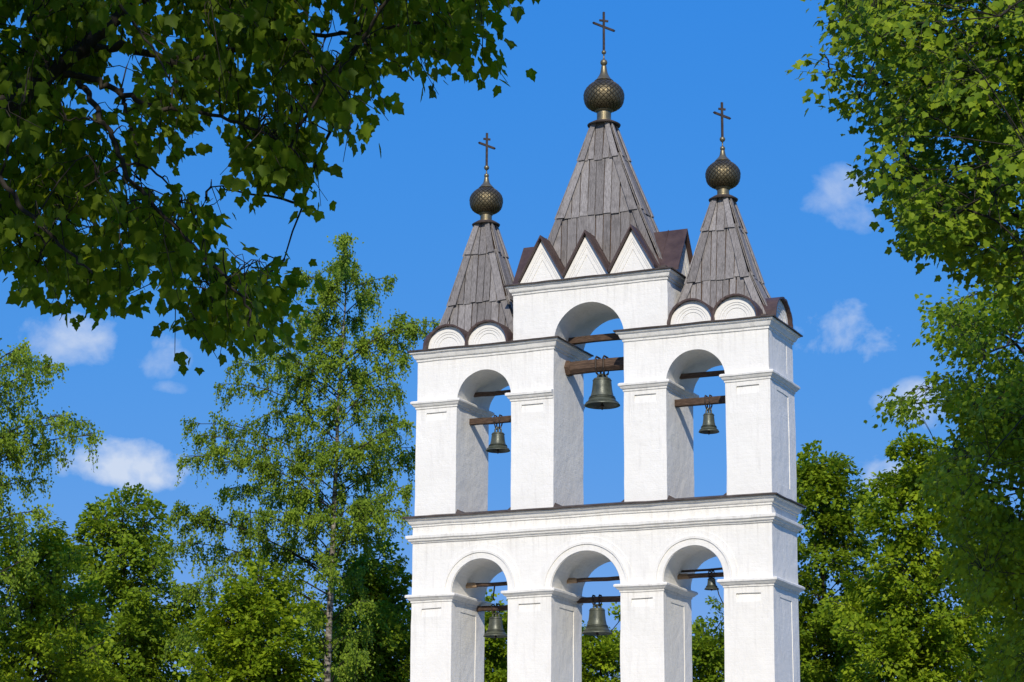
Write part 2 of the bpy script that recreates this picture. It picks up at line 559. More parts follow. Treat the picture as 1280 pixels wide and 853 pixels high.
def arch_wall(name, x0, x1, z0, z1, arches, y0=0.0, y1=D, step=.6):
    """wall with round-headed cuts: arches = (xa, xb, springing height, rise)"""
    xs = {x0, x1}
    for xa, xb, zs, rz in arches:
        xs |= {xa + (xb-xa)*(.5 - .5*math.cos(math.pi*k/28)) for k in range(29)}
    edges = sorted(xs)
    cols = []
    for a, b in zip(edges[:-1], edges[1:]):
        if b - a > step:
            n = int((b-a)/step)+1
            cols += [(a+(b-a)*k/n, a+(b-a)*(k+1)/n) for k in range(n)]
        else:
            cols.append((a, b))

    def zb(x, side):
        for xa, xb, zs, rz in arches:
            c, r = (xa+xb)/2, (xb-xa)/2
            if xa - 1e-6 < x + side*1e-4 < xb + 1e-6:
                return zs + rz*math.sqrt(max(0, 1-((x-c)/r)**2))
        return z0
    mb = MB()
    for a, b in cols:
        za, zbb = zb(a, 1), zb(b, -1)
        v = [(a, y0, za), (b, y0, zbb), (b, y0, z1), (a, y0, z1), (a, y1, za), (b, y1, zbb), (b, y1, z1), (a, y1, z1)]
        mb.add(v, [(0, 1, 2, 3), (5, 4, 7, 6), (4, 5, 1, 0), (3, 2, 6, 7)])
    for x, s in [(x0, 1), (x1, -1)]:
        mb.add([(x, y0, z0), (x, y1, z0), (x, y1, z1), (x, y0, z1)], [(0, 1, 2, 3)])
    for xa, xb, zs, rz in arches:
        if zs > z0 + 1e-4:
            for x in (xa, xb):
                mb.add([(x, y0, z0), (x, y1, z0), (x, y1, zs), (x, y0, zs)], [(0, 1, 2, 3)])
    o = mb.build(name, WHITE, tower)
    bm = bmesh.new(); bm.from_mesh(o.data)
    bmesh.ops.remove_doubles(bm, verts=bm.verts, dist=1e-4)
    bmesh.ops.recalc_face_normals(bm, faces=bm.faces)
    bm.to_mesh(o.data); bm.free()
    return o


def moulding(name, x0, x1, prof, mat=None, jit=.0, y0=0.0, y1=D, seed=0, bevel=.008):
    mb = MB()
    mb.rings(x0, x1, y0, y1, prof, jit, seed=seed)
    return mb.build(name, mat or TRIM, tower, bevel=bevel)


def impost_profile(zb, zt, o):
    h = zt - zb
    return [(-.05, zb), (.02, zb), (.025, zb+h*.28), (.05, zb+h*.30), (o*.75, zb+h*.55), (o*.8, zb+h*.62), (o, zb+h*.64), (o+.005, zt-.02), (o-.02, zt), (-.05, zt+.015)]


def cornice_profile(zb, zt, o):
    h = zt - zb
    return [(-.05, zb), (.025, zb), (.03, zb+h*.25), (.06, zb+h*.28), (.075, zb+h*.40), (o*.7, zb+h*.72), (o*.78, zb+h*.76), (o, zb+h*.80), (o, zt), (-.05, zt)]


def flash_profile(z, o, th=.022):
    return [(o-.03, z-.012), (o, z-.03), (o+.004, z-.004), (o-.01, z+th*.4), (-.04, z+.06), (-.06, z+.05)]


# base storey below the picture, down to the ground
mb = MB(); mb.box(X0-.35, X1+.35, -.35, D+.35, 0, 3.4)
mb.build('base_storey', WHITE, tower, bevel=.02)
moulding('base_cornice', X0-.35, X1+.35, cornice_profile(3.4, 3.7, .2), y0=-.35, y1=D+.35)

# lower tier
LX0, LX1 = -9.04, -.02
low_open = [(-7.97, -6.51, 8.33, .74), (-5.40, -3.68, 8.25, .86), (-2.62, -1.18, 8.35, .745)]
lows = [(LX0, -7.97), (-6.51, -5.40), (-3.68, -2.62), (-1.18, LX1)]
for i, (a, b) in enumerate(lows):
    pier(a, b, 3.66, 8.12, True, right=True, left=True, slot=.16)
    moulding('impost', a, b, impost_profile(8.10, 8.285, .125), jit=.003, seed=i)
arch_wall('arcade_wall', LX0, LX1, 8.25, 9.6, low_open)
for xa, xb, zs, rz in low_open:                      # raised double archivolt round each lower arch
    c, r = (xa+xb)/2, (xb-xa)/2
    mb = MB()
    prof = [(r+.0+.012, 0.05), (r+.012, -.028), (r+.15, -.032), (r+.155, -.058), (r+.205, -.062), (r+.21, -.022), (r+.34, -.018), (r+.345, .05)]
    n = 36
    v, f = [], []
    for k in range(n+1):
        t = math.pi*k/n
        for q, (rr_, yy) in enumerate(prof):
            v.append((c + rr_*math.cos(t), yy, zs + rr_*math.sin(t)*(rz/r) if 0 < k < n else 8.24))
    m_ = len(prof)
    f = [(k*m_+q, k*m_+q+1, (k+1)*m_+q+1, (k+1)*m_+q) for k in range(n) for q in range(m_-1)]
    mb.add(v, f)
    mb.build('archivolt', WHITE, tower)
moulding('string_course', LX0, LX1, [(-.05, 9.52), (.03, 9.53), (.04, 9.57), (.075, 9.575), (.09, 9.62), (.125, 9.635), (.13, 9.70), (.10, 9.715), (-.05, 9.735)], jit=.003, seed=4)
mb = MB(); mb.box(LX0, LX1, 0, D, 9.6, 10.0)
mb.build('parapet', WHITE, tower)
moulding('cornice', LX0, LX1, cornice_profile(9.92, 10.12, .15), jit=.003, seed=5)
moulding('flashing', LX0, LX1, flash_profile(10.14, .20), FLASH, jit=.006, seed=6, bevel=0)
mb = MB(); mb.box(LX0+.02, LX1-.02, .02, D-.02, 10.05, 10.205)
mb.build('deck', FLASH, tower)

# upper tier
FZ = 10.16
ups = [(X0, -7.91), (-6.46, -5.36), (-3.57, -2.52), (-1.07, X1)]
for i, (a, b) in enumerate(ups):
    pier(a, b, FZ, (12.84, 14.05, 14.05, 12.84)[i], True, right=(i == 3), left=(i == 0), slot=(.14, 1.35, 1.35, .14)[i], bot=.3)
moulding('impost', X0, -7.91, impost_profile(12.80, 12.995, .11), jit=.003, seed=11)
moulding('impost', -1.07, X1, impost_profile(12.80, 12.995, .11), jit=.003, seed=14)
# the two middle piers carry an impost only towards the side arches
for s, (a, b) in ((-1, ups[1]), (1, ups[2])):
    mb = MB()
    prof = impost_profile(12.80, 12.995, .11)
    if s < 0:
        mb.rings(a, b+.05, 0, D, [(o, z) for o, z in prof])
        for k, q in enumerate(mb.v):
            if q[0] > b - .004:
                mb.v[k] = (b - .004, q[1], q[2])
    else:
        mb.rings(a, b, 0, D, prof)
    mb.build('impost', TRIM, tower, bevel=.006)
side_open = [(-7.91, -6.46, 12.93, .72), (-2.52, -1.07, 12.93, .72)]
arch_wall('side_wall', X0+.02, -6.46, 12.85, 14.1, side_open[:1])
arch_wall('side_wall', -2.52, X1-.02, 12.85, 14.1, side_open[1:])
cen = (-5.36, -3.57, 14.16, .89)
arch_wall('centre_wall', -6.43, -2.47, 14.02, 15.5, [cen], y0=.015, y1=D-.015)
moulding('cornice', X0+.02, -5.36, cornice_profile(13.98, 14.215, .155), jit=.003, seed=21)
moulding('cornice', -3.57, X1-.02, cornice_profile(13.98, 14.215, .155), jit=.003, seed=22)
moulding('flashing', X0+.02, -5.36, flash_profile(14.235, .195), FLASH, jit=.006, seed=23, bevel=0)
moulding('flashing', -3.57, X1-.02, flash_profile(14.235, .195), FLASH, jit=.006, seed=24, bevel=0)
moulding('cornice', -6.43, -2.47, cornice_profile(15.40, 15.62, .14), jit=.003, seed=25, y0=.015, y1=D-.015)
moulding('flashing', -6.43, -2.47, flash_profile(15.64, .18), FLASH, jit=.006, seed=26, bevel=0, y0=.015, y1=D-.015)
# sunk panel strip on the right-hand gable wall above the impost
mb = MB()
panel_face(mb, (X1-.012, 0.03, 13.0), (0, D-.06, 0), (0, 0, .98), (1, 0, 0), .45, .10, .18, .05)
mb.build('wall_panel', WHITE, tower)
# metal aprons where piers meet the deck
for a, b in ups:
    for x, s in ((b, 1), (a, -1)):
        if x in (X0, X1):
            continue
        mb = MB()
        mb.add([(x, -.03, FZ), (x + s*.16, -.02, FZ), (x, .10, FZ+.15), (x, D*.6, FZ+.12), (x + s*.16, D*.6, FZ+.03), (x + s*.14, .12, FZ+.06)],
               [(0, 1, 5, 2), (2, 5, 4, 3), (0, 2, 3), (1, 4, 5)])
        mb.build('apron_flashing', FLASH, tower)


def kokoshnik(c, base, r, nrm, depth, back):
    """round-headed blind gable with sunk rings and a barrel of sheet metal behind it; nrm: outward axis"""
    c = Vector(c); nrm = Vector(nrm); side = Vector((0, 0, 1)).cross(nrm).normalized()
    P = lambda rr_, t, d: c + side*rr_*math.cos(t) + Vector((0, 0, 1))*(rr_*math.sin(t)) + nrm*d
    mb = MB()
    prof = [(0.001, .0), (r*.50, .0), (r*.51, .014), (r*.64, .016), (r*.65, .030), (r*.74, .032), (r*.75, .046), (r, .048), (r, -depth)]
    n = 28
    v = [P(rr_, math.pi*k/n, d) for k in range(n+1) for rr_, d in prof]
    m_ = len(prof)
    mb.add(v, [(k*m_+q, k*m_+q+1, (k+1)*m_+q+1, (k+1)*m_+q) for k in range(n) for q in range(m_-1)])
    o = mb.build('kokoshnik', WHITE, tower)
    mb = MB()
    shell = [(r+.004, .15), (r+.045, .155), (r+.05, -back), (r+.004, -back)]
    rr2 = random.Random(int(abs(c.x)*100))
    v = []
    for k in range(n+1):
        t = math.pi*(-.02 + 1.04*k/n)
        j = rr2.uniform(-.006, .006)
        v += [P(a + j, t, d + j) for a, d in shell]
    f = [(k*4+q, k*4+(q+1) % 4, (k+1)*4+(q+1) % 4, (k+1)*4+q) for k in range(n) for q in range(4)]
    f += [(0, 1, 2, 3), (n*4+3, n*4+2, n*4+1, n*4)]
    mb.add(v, f)
    s = mb.build('metal_barrel', ROOFMETAL, None)
    attach(s, o)
    return o


def gable(c, w, h, nrm, depth, back):
    """white triangular blind gable with sunk triangles and a folded sheet-metal roof"""
    c = Vector(c); nrm = Vector(nrm); side = Vector((0, 0, 1)).cross(nrm).normalized()
    P = lambda a, z, d: c + side*a + Vector((0, 0, z)) + nrm*d
    lv = [(1.0, .05), (.80, .048), (.79, .034), (.72, .032), (.71, .018), (.54, .016), (.53, .0)]
    mb = MB()
    tri = lambda s, d: [P(-w/2*s, 0, d), P(0, h*s, d), P(w/2*s, 0, d)]
    for (s0, d0), (s1, d1) in zip(lv[:-1], lv[1:]):
        a, b = tri(s0, d0), tri(s1, d1)
        mb.add([*a, *b], [(0, 1, 4, 3), (1, 2, 5, 4)])
    mb.add(tri(*lv[-1]), [(0, 1, 2)])
    a = tri(1.0, .05); b = tri(1.0, -depth)
    mb.add([*a, *b], [(0, 1, 4, 3), (1, 2, 5, 4)])
    o = mb.build('gable', WHITE, tower)
    mb = MB()
    th = .035
    sl = math.hypot(w/2, h)
    off = Vector((0, 0, 1))*(th*sl/(w/2))
    for s in (-1, 1):
        e = [P(s*(w/2+.0), .03, .16), P(0, h+.035, .16), P(0, h+.035, -back), P(s*(w/2+.0), .03, -back)]
        e2 = [q + off for q in e]
        mb.add([*e, *e2], [(0, 1, 2, 3), (4, 5, 6, 7), (0, 1, 5, 4), (1, 2, 6, 5), (2, 3, 7, 6), (3, 0, 4, 7)])
        # standing seams
        for q in (.38, .78):
            d = .16 - q*(.16+back)
            mb.add([P(s*w/2, .03, d) + off, P(0, h+.035, d) + off, P(0, h+.035, d-.02) + off, P(s*w/2, .03, d-.02) + off,
                    P(s*w/2, .03+.02, d) + off, P(0, h+.055, d) + off, P(0, h+.055, d-.02) + off, P(s*w/2, .05, d-.02) + off],
                   [(0, 1, 5, 4), (4, 5, 6, 7), (2, 3, 7, 6)])
    s = mb.build('metal_roof', ROOFMETAL, None)
    attach(s, o)
    return o


for cx in (-8.165, -7.09):
    kokoshnik((cx, .02, 14.27), 0, .525, (0, -1, 0), .3, .75)
for cx in (-1.86, -.79):
    kokoshnik((cx, .02, 14.27), 0, .525, (0, -1, 0), .3, .75)
for cx, nx_ in ((-8.90, -1), (-.10, 1)):
    kokoshnik((cx, 1.0, 14.29), 0, .60, (nx_, 0, 0), .3, .75)
for cx in (-8.165, -7.09, -1.86, -.79):
    kokoshnik((cx, D-.02, 14.27), 0, .525, (0, 1, 0), .3, .6)
for cx in (-5.66, -4.50, -3.32):
    gable((cx, .0, 15.66), 1.16, 1.03, (0, -1, 0), .35, .8)
    gable((cx, D, 15.66), 1.16, 1.03, (0, 1, 0), .35, .8)
gable((-2.46, .95, 15.66), 1.30, 1.10, (1, 0, 0), .35, 1.1)
gable((-6.44, .95, 15.66), 1.30, 1.10, (-1, 0, 0), .35, 1.1)
# blocking under the gable roofs and the tents
for x0_, x1_, z0_, z1_ in ((-6.35, -2.55, 15.6, 15.78), (-8.9, -6.40, 14.2, 14.36), (-2.5, -.1, 14.2, 14.36)):
    mb = MB(); mb.box(x0_, x1_, .12, D-.12, z0_, z1_)
    mb.build('roof_deck', FLASH, tower)


def clip_poly(poly, a, b, c):
    """keep a*u + b*v <= c"""
    out = []
    for i in range(len(poly)):
        p, q = poly[i], poly[(i+1) % len(poly)]
        dp, dq = a*p[0]+b*p[1]-c, a*q[0]+b*q[1]-c
        if dp <= 0:
            out.append(p)
        if dp*dq < 0:
            t = dp/(dp-dq)
            out.append((p[0]+(q[0]-p[0])*t, p[1]+(q[1]-p[1])*t))
    return out


def tent(cx, cy, levels, seed, bw):
    """levels: (z, half width, half depth) from the eaves up; every board is a piece of its own"""
    rr = random.Random(seed)
    core = MB()
    v = []
    for z, a, b in levels:
        a, b = a-.03, b-.03
        v += [(cx-a, cy-b, z), (cx+a, cy-b, z), (cx+a, cy+b, z), (cx-a, cy+b, z)]
    f = [(4*i+k, 4*i+(k+1) % 4, 4*i+4+(k+1) % 4, 4*i+4+k) for i in range(len(levels)-1) for k in range(4)]
    f += [(0, 3, 2, 1), tuple(4*(len(levels)-1)+k for k in range(4))]
    core.add(v, f)
    roof = core.build('tent_roof', BEAM, tower)

    def piece(name, poly, O, U, V, n, lift0, lift1, L, th):
        vs = []
        for (u, v_) in poly:
            l = lift0 + (lift1-lift0)*v_/L
            vs.append(O + U*u + V*v_ + n*l)
        cen_ = sum(vs, Vector())/len(vs)
        mb = MB()
        mb.prism(vs, n*th)
        o = mb.build(name, PLANK, None, origin=cen_)
        attach(o, roof)
    for i in range(len(levels)-1):
        (z0, a0, b0), (z1, a1, b1) = levels[i], levels[i+1]
        for face in range(4):
            if face in (0, 2):
                s = -1 if face == 0 else 1
                O = Vector((cx, cy + s*b0, z0)); T = Vector((cx, cy + s*b1, z1)); U = Vector((1, 0, 0)); h0, h1 = a0, a1
            else:
                s = 1 if face == 1 else -1
                O = Vector((cx + s*a0, cy, z0)); T = Vector((cx + s*a1, cy, z1)); U = Vector((0, 1, 0)); h0, h1 = b0, b1
            V = (T-O); L = V.length; V.normalize()
            n = U.cross(V).normalized()
            if n.dot(O - Vector((cx, cy, z0))) < 0 or (n.z < 0):
                n = -n
            u = -h0 - .02 - rr.uniform(0, bw*.6)
            while u < h0:
                w = bw*rr.uniform(.75, 1.3)
                v0 = -.07 + rr.uniform(-.03, .03)
                sh = rr.uniform(-.012, .012)
                poly = [(u+.010, v0), (u+w-.010, v0 + rr.uniform(-.012, .012)), (u+w-.010+sh, L+.05), (u+.010+sh, L+.05)]
                k = (h0-h1)/L
                poly = clip_poly(poly, 1, k, h0 - .01)
                if poly:
                    poly = clip_poly(poly, -1, k, h0 - .01)
                if len(poly) >= 3:
                    lift = rr.uniform(0, .022)
                    piece('plank', poly, O, U, V, n, .024+lift, .002+lift*.6, L, .022)
                u += w
            hw = (.115 + .04*(h0 > .6)) if face in (0, 2) else .09                # boards covering the hips
            for sd in (-1, 1):
                v0 = -.085 + rr.uniform(-.02, .02)
                e0 = h0 - (h0-h1)/L*v0
                e1 = h1
                poly = [(sd*(e0-hw*1.25), v0), (sd*(e0+.012), v0 + rr.uniform(-.02, .02)), (sd*(e1+.012), L+.02), (sd*(e1-hw*.95), L+.02)]
                if sd < 0:
                    poly = poly[::-1]
                piece('hip_board', poly, O, U, V, n, .078, .046, L, .030)
    return roof


def catmull(pts, n=6):
    out = []
    for i in range(len(pts)-1):
        p0, p1, p2, p3 = pts[max(i-1, 0)], pts[i], pts[i+1], pts[min(i+2, len(pts)-1)]
        for k in range(n):
            t = k/n
            out.append(tuple(.5*((2*b) + (-a+c)*t + (2*a-5*b+4*c-d)*t*t + (-a+3*b-3*c+d)*t**3) for a, b, c, d in zip(p0, p1, p2, p3)))
    out.append(pts[-1])
    return out


def onion(cx, cy, zring, znk, rmax, zmid, ztop, zcone, balls, zx, zbar, zshort, ztip, rneck, rr_ring, barhalf, shorthalf):
    prof = catmull([(rneck*.98, znk), (rmax*.62, znk+(zmid-znk)*.10), (rmax*.90, znk+(zmid-znk)*.42), (rmax, zmid), (rmax*.93, zmid+(ztop-zmid)*.38),
                    (rmax*.70, zmid+(ztop-zmid)*.70), (rmax*.42, zmid+(ztop-zmid)*.93), (rmax*.28, ztop+.03)], 7)
    s = [0.0]
    for a, b in zip(prof[:-1], prof[1:]):
        s.append(s[-1] + math.hypot(b[0]-a[0], b[1]-a[1]))
    tot = s[-1]

    def at_s(x):
        x = min(max(x, 0), tot)
        for i in range(len(s)-1):
            if x <= s[i+1]:
                t = (x-s[i])/(s[i+1]-s[i])
                a, b = prof[i], prof[i+1]
                dx, dz = b[0]-a[0], b[1]-a[1]
                l = math.hypot(dx, dz)
                return a[0]+dx*t, a[1]+dz*t, dz/l, -dx/l
        return (*prof[-1], 1, 0)
    mb = MB()
    n = 21
    rows = 17
    ds = tot/rows

    def pt(col, row, lift):
        r, z, nr, nz = at_s(row*ds)
        th = 2*math.pi*col/n
        return ((r+nr*lift)*math.cos(th)+cx, (r+nr*lift)*math.sin(th)+cy, z+nz*lift)
    for j in range(-1, rows):
        for i in range(n):
            c0 = i + .5*(j % 2)
            L_ = [(c0-.5, j+1), (c0, max(j, 0)), (c0+.5, j+1), (c0, min(j+2, rows))]
            cc = (c0, j+1)
            k = .86
            ins = [(cc[0]+(a-cc[0])*k, cc[1]+(b-cc[1])*k) for a, b in L_]
            v = [pt(a, b, 0) for a, b in L_] + [pt(a, b, .010 if q != 1 else .018) for q, (a, b) in enumerate(ins)]
            v += [pt(cc[0], cc[1], .016)]
            mb.add(v, [(0, 1, 5, 4), (1, 2, 6, 5), (2, 3, 7, 6), (3, 0, 4, 7)], 1)
            mb.add(v, [(4, 5, 8), (5, 6, 8), (6, 7, 8), (7, 4, 8)], 0)
    dome = mb.build('onion_dome', [BRONZE, BRONZE_DARK], tower)
    nb = MB()
    fl = MB()
    fl.lathe([(0, zring+.005), (rr_ring, zring-.045), (rr_ring+.012, zring-.02), (rr_ring*.72, zring+.05), (0, zring+.06)], (cx, cy, 0), 28)
    attach(fl.build('skirt_flange', FLASH, None), dome)
    nb.lathe([(rneck*1.2, zring+.03), (rneck*1.22, zring+.05), (rneck*1.18, zring+.09),
              (rneck, zring+.11), (rneck, znk-.06), (rneck*1.12, znk-.05), (rneck*1.28, znk-.02), (rneck*1.2, znk+.03), (0, znk+.03)], (cx, cy, 0), 28)
    attach(nb.build('neck', NECK, None, smooth=False), dome)
    fb = MB()
    r0 = rmax*.36
    cone = catmull([(r0*1.35, ztop-.01), (r0*1.0, ztop+.05), (r0*.55, ztop+(zcone-ztop)*.5), (r0*.36, zcone)], 5)
    prf = [(0, ztop-.01)] + cone
    for bz, br in balls:
        prf += [(max(br*math.cos(t), .016), bz + br*math.sin(t)) for t in np.linspace(-1.3, 1.3, 9)]
    prf += [(.016, zx), (0, zx)]
    fb.lathe(prf, (cx, cy, 0), 20)
    attach(fb.build('finial', NECK, None, smooth=True), dome)
    cb = MB()
    phi = R(42)
    d = Vector((math.cos(phi), math.sin(phi), 0)); nn = Vector((-math.sin(phi), math.cos(phi), 0))

    def bar(p, q, w, t):
        p, q = Vector(p), Vector(q)
        ax = (q-p).normalized(); u = nn; w_ = ax.cross(u).normalized()
        c4 = [u*t + w_*w, -u*t + w_*w, -u*t - w_*w, u*t - w_*w]
        cb.add([p + k for k in c4] + [q + k for k in c4], [(0, 1, 2, 3), (4, 5, 6, 7), (0, 1, 5, 4), (1, 2, 6, 5), (2, 3, 7, 6), (3, 0, 4, 7)])
    o = Vector((cx, cy, 0))
    bar(o + Vector((0, 0, zx-.05)), o + Vector((0, 0, ztip)), .026, .02)
    tl = math.tan(R(15))
    bar(o + d*(-barhalf) + Vector((0, 0, zbar+barhalf*tl)), o + d*barhalf + Vector((0, 0, zbar-barhalf*tl)), .027, .017)
    bar(o + d*(-shorthalf) + Vector((0, 0, zshort)), o + d*shorthalf + Vector((0, 0, zshort)), .024, .017)
    for p in (o + d*(-barhalf) + Vector((0, 0, zbar+barhalf*tl)), o + d*barhalf + Vector((0, 0, zbar-barhalf*tl))):
        cb.lathe([(0, -.035), (.034, 0), (0, .035)], p, 8)
    attach(cb.build('cross', IRON, None), dome)
    return dome


tent(-4.43, .9, [(15.72, 1.68, .44), (17.40, 1.015, .38), (18.84, .485, .27), (19.70, .215, .18)], 3, .20)
tent(-7.61, .9, [(14.32, 1.22, .46), (15.52, .745, .38), (16.78, .375, .27), (17.53, .175, .16)], 4, .175)
tent(-1.37, .9, [(14.32, 1.22, .46), (15.45, .73, .38), (16.70, .37, .27), (17.42, .175, .16)], 5, .175)
onion(-4.43, .9, 19.75, 20.12, .49, 20.46, 20.88, 21.27, [(21.36, .088), (21.63, .058)], 21.66, 22.30, 22.46, 22.69, .175, .40, .27, .115)
onion(-7.61, .9, 17.58, 17.86, .405, 18.17, 18.52, 18.80, [(18.84, .062), (19.05, .066)], 19.10, 19.63, 19.80, 19.96, .145, .34, .20, .09)
onion(-1.37, .9, 17.47, 17.75, .405, 18.06, 18.41, 18.68, [(18.73, .062), (18.96, .068)], 19.0, 19.56, 19.72, 19.89, .145, .34, .20, .09)


from mathutils import noise as mnoise


def roughen(o, maxlen=.30, amp=.011):
    """old masonry is never quite straight: small unevenness that follows position, so neighbours stay joined"""
    bm = bmesh.new(); bm.from_mesh(o.data)
    for _ in range(5):
        es = [e for e in bm.edges if e.calc_length() > maxlen]
        if not es or len(bm.verts) > 20000:
            break
        bmesh.ops.subdivide_edges(bm, edges=es, cuts=1, use_grid_fill=True)
    for v in bm.verts:
        q = v.co
        v.co = q + mnoise.noise_vector(q*1.1)*amp + mnoise.noise_vector(q*4.3 + Vector((7, 3, 1)))*amp*.55
    bm.to_mesh(o.data); bm.free()


for o in list(tower.children):
    if o.name.split('.')[0] in ('pier', 'arcade_wall', 'side_wall', 'centre_wall', 'parapet', 'impost', 'cornice', 'string_course', 'archivolt', 'flashing', 'wall_panel'):
        roughen(o)


# ------------------------------------------------------------------ beams (built into the tower)
def beam(name, xa, xb, y, z, h, w, mat=BEAM, tilt=0.0, n=4):
    mb = MB()
    k = 5
    pts = [(0, 0, 0)]
    rr = random.Random(int(abs(xa*100)))
    vs = []
    for i in range(k+1):
        x = xa + (xb-xa)*i/k
        dz = z + tilt*i/k + rr.uniform(-.008, .008)
        if n == 4:
            ring = [(-w/2, -h/2), (w/2, -h/2), (w/2, h/2), (-w/2, h/2)]
        else:
            ring = [(w/2*math.cos(2*math.pi*(q+.5)/n), h/2*math.sin(2*math.pi*(q+.5)/n)) for q in range(n)]
        vs += [(x, y + a, dz + b) for a, b in ring]
    f = [(i*n+q, i*n+(q+1) % n, (i+1)*n+(q+1) % n, (i+1)*n+q) for i in range(k) for q in range(n)]
    f += [tuple(range(n)), tuple(k*n+q for q in range(n))]
    mb.add(vs, f)
    return mb.build(name, mat, tower, bevel=.012)


beam('tie_beam', -8.0, -6.36, .86, 13.24, .10, .10)
beam('bell_beam', -8.0, -6.36, .78, 12.55, .15, .14)
beam('tie_beam', -5.46, -3.47, .87, 14.36, .155, .15)
beam('bell_beam', -5.46, -3.47, .80, 13.67, .33, .30, n=8)
beam('tie_beam', -2.62, -.97, .83, 13.23, .11, .12)
beam('bell_beam', -2.62, -.97, .63, 12.55, .165, .15)
beam('tie_beam', -8.05, -6.41, .75, 8.56, .10, .11, n=8)
beam('bell_beam', -8.05, -6.41, 1.40, 8.07, .12, .12)
beam('tie_beam', -5.50, -3.58, .84, 8.56, .105, .11, n=8)
beam('bell_beam', -5.50, -3.58, 1.50, 8.17, .13, .13)
beam('tie_beam', -2.72, -1.08, .90, 8.53, .115, .12, n=8)
mb = MB(); mb.tube([(-2.66, .98, 8.66), (-1.9, .95, 8.66), (-1.1, .95, 8.69)], .028, 8)
mb.build('iron_rod', IRON, tower)
# pale freshly cut ends of the lower ties
for x, y, z in ((-7.97, .75, 8.56), (-5.40, .84, 8.56), (-2.62, .90, 8.53)):
    mb = MB(); mb.tube([(x-.03, y, z), (x+.22, y, z), (x+.30, y, z-.01)], [.068, .066, .055], 9)
    mb.build('beam_collar', LOGEND, tower)
mb = MB(); mb.tube([(-7.42, 1.2, 8.60), (-7.44, 1.2, 8.45), (-7.46, 1.2, 8.32), (-7.44, 1.2, 8.24)], .018, 6)
mb.build('iron_hook', IRON, tower)
# forged end block of the big beam
mb = MB(); mb.tube([(-5.40, .80, 13.67), (-5.28, .80, 13.67), (-5.24, .80, 13.67)], [.20, .20, .17], 6)
mb.build('beam_socket', BEAM, tower)
mb = MB(); mb.tube([(-3.56, .80, 13.67), (-3.72, .80, 13.67), (-3.76, .80, 13.67)], [.21, .21, .17], 6)
mb.build('beam_socket', BEAM, tower)


# ------------------------------------------------------------------ bells
def bell(x, y, ztop, zlip, dia, zbeam, hbeam, wbeam, label, rope=False):
    root = empty('bell', (x, y, zlip))
    tag(root, label, 'bell', 'bells hung in the belfry arches')
    h = ztop - zlip
    r = dia/2
    pr = [(.0, 1.0), (.30, 1.0), (.44, .985), (.50, .94), (.515, .86), (.54, .70), (.575, .52), (.64, .36), (.74, .22), (.87, .11), (.985, .035), (1.0, .0),
          (.95, -.012), (.86, .03), (.74, .12), (.60, .30), (.50, .55), (.44, .85), (.0, .90)]
    prof = [(a*r, b*h) for a, b in catmull(pr[:12], 3) + pr[12:]]
    mb = MB(); mb.lathe(prof, (x, y, zlip), 40)
    attach(mb.build('bell_body', BELL, None, smooth=True), root)
    mb = MB()
    for zz, rr_ in ((.90, .512), (.30, .70), (.24, .735), (.10, .885)):
        mb.lathe([(rr_*r, zz*h-.008), (rr_*r+.012, zz*h), (rr_*r, zz*h+.008)], (x, y, zlip), 40)
    attach(mb.build('moulded_band', BELL, None), root)
    mb = MB()                                             # crown loops
    rc = max(.035, r*.22)
    for k in range(3):
        t = k*math.pi/3
        dx, dy = math.cos(t)*rc*1.3, math.sin(t)*rc*1.3
        top = ztop + (zbeam - hbeam/2 - ztop)*.55
        mb.tube([(x-dx, y-dy, ztop-.02), (x-dx*.95, y-dy*.95, ztop+(top-ztop)*.6), (x-dx*.4, y-dy*.4, top), (x+dx*.4, y+dy*.4, top),
                 (x+dx*.95, y+dy*.95, ztop+(top-ztop)*.6), (x+dx, y+dy, ztop-.02)], max(.014, r*.06), 6)
    attach(mb.build('crown', BELL, None), root)
    for s in (-1, 1):                                     # iron straps over the beam
        mb = MB()
        xx = x + s*r*.23
        w, hb = wbeam/2+.015, hbeam/2+.015
        bot = ztop + (zbeam - hbeam/2 - ztop)*.35
        mb.tube([(x + s*r*.15, y-.02, bot), (xx, y-w*.8, zbeam-hb*1.05), (xx, y-w, zbeam-hb*.5), (xx, y-w, zbeam+hb*.8), (xx, y-w*.7, zbeam+hb+.02), (xx, y+w*.7, zbeam+hb+.02),
                 (xx, y+w, zbeam+hb*.8), (xx, y+w, zbeam-hb*.5), (xx, y+w*.8, zbeam-hb*1.05), (x + s*r*.15, y+.02, bot)], max(.016, r*.055), 6)
        attach(mb.build('strap', IRON, None), root)
    mb = MB()
    mb.tube([(x, y, zlip+h*.85), (x, y, zlip+h*.02)], r*.035 + .004, 6)
    mb.lathe([(0, h*.08), (r*.10, h*.03), (r*.11, -h*.03), (r*.05, -h*.08), (r*.045, -h*.15), (0, -h*.16)], (x, y, zlip), 10)
    attach(mb.build('clapper', IRON, None), root)
    if rope:
        mb = MB()
        mb.tube([(x+r*.8, y, zlip+.03), (x+r*1.0, y, zlip-.12), (x+r*1.35, y+.05, zlip-.28), (x+r*1.9, y+.1, zlip-.42)], .012, 6)
        attach(mb.build('rope', IRON, None), root)


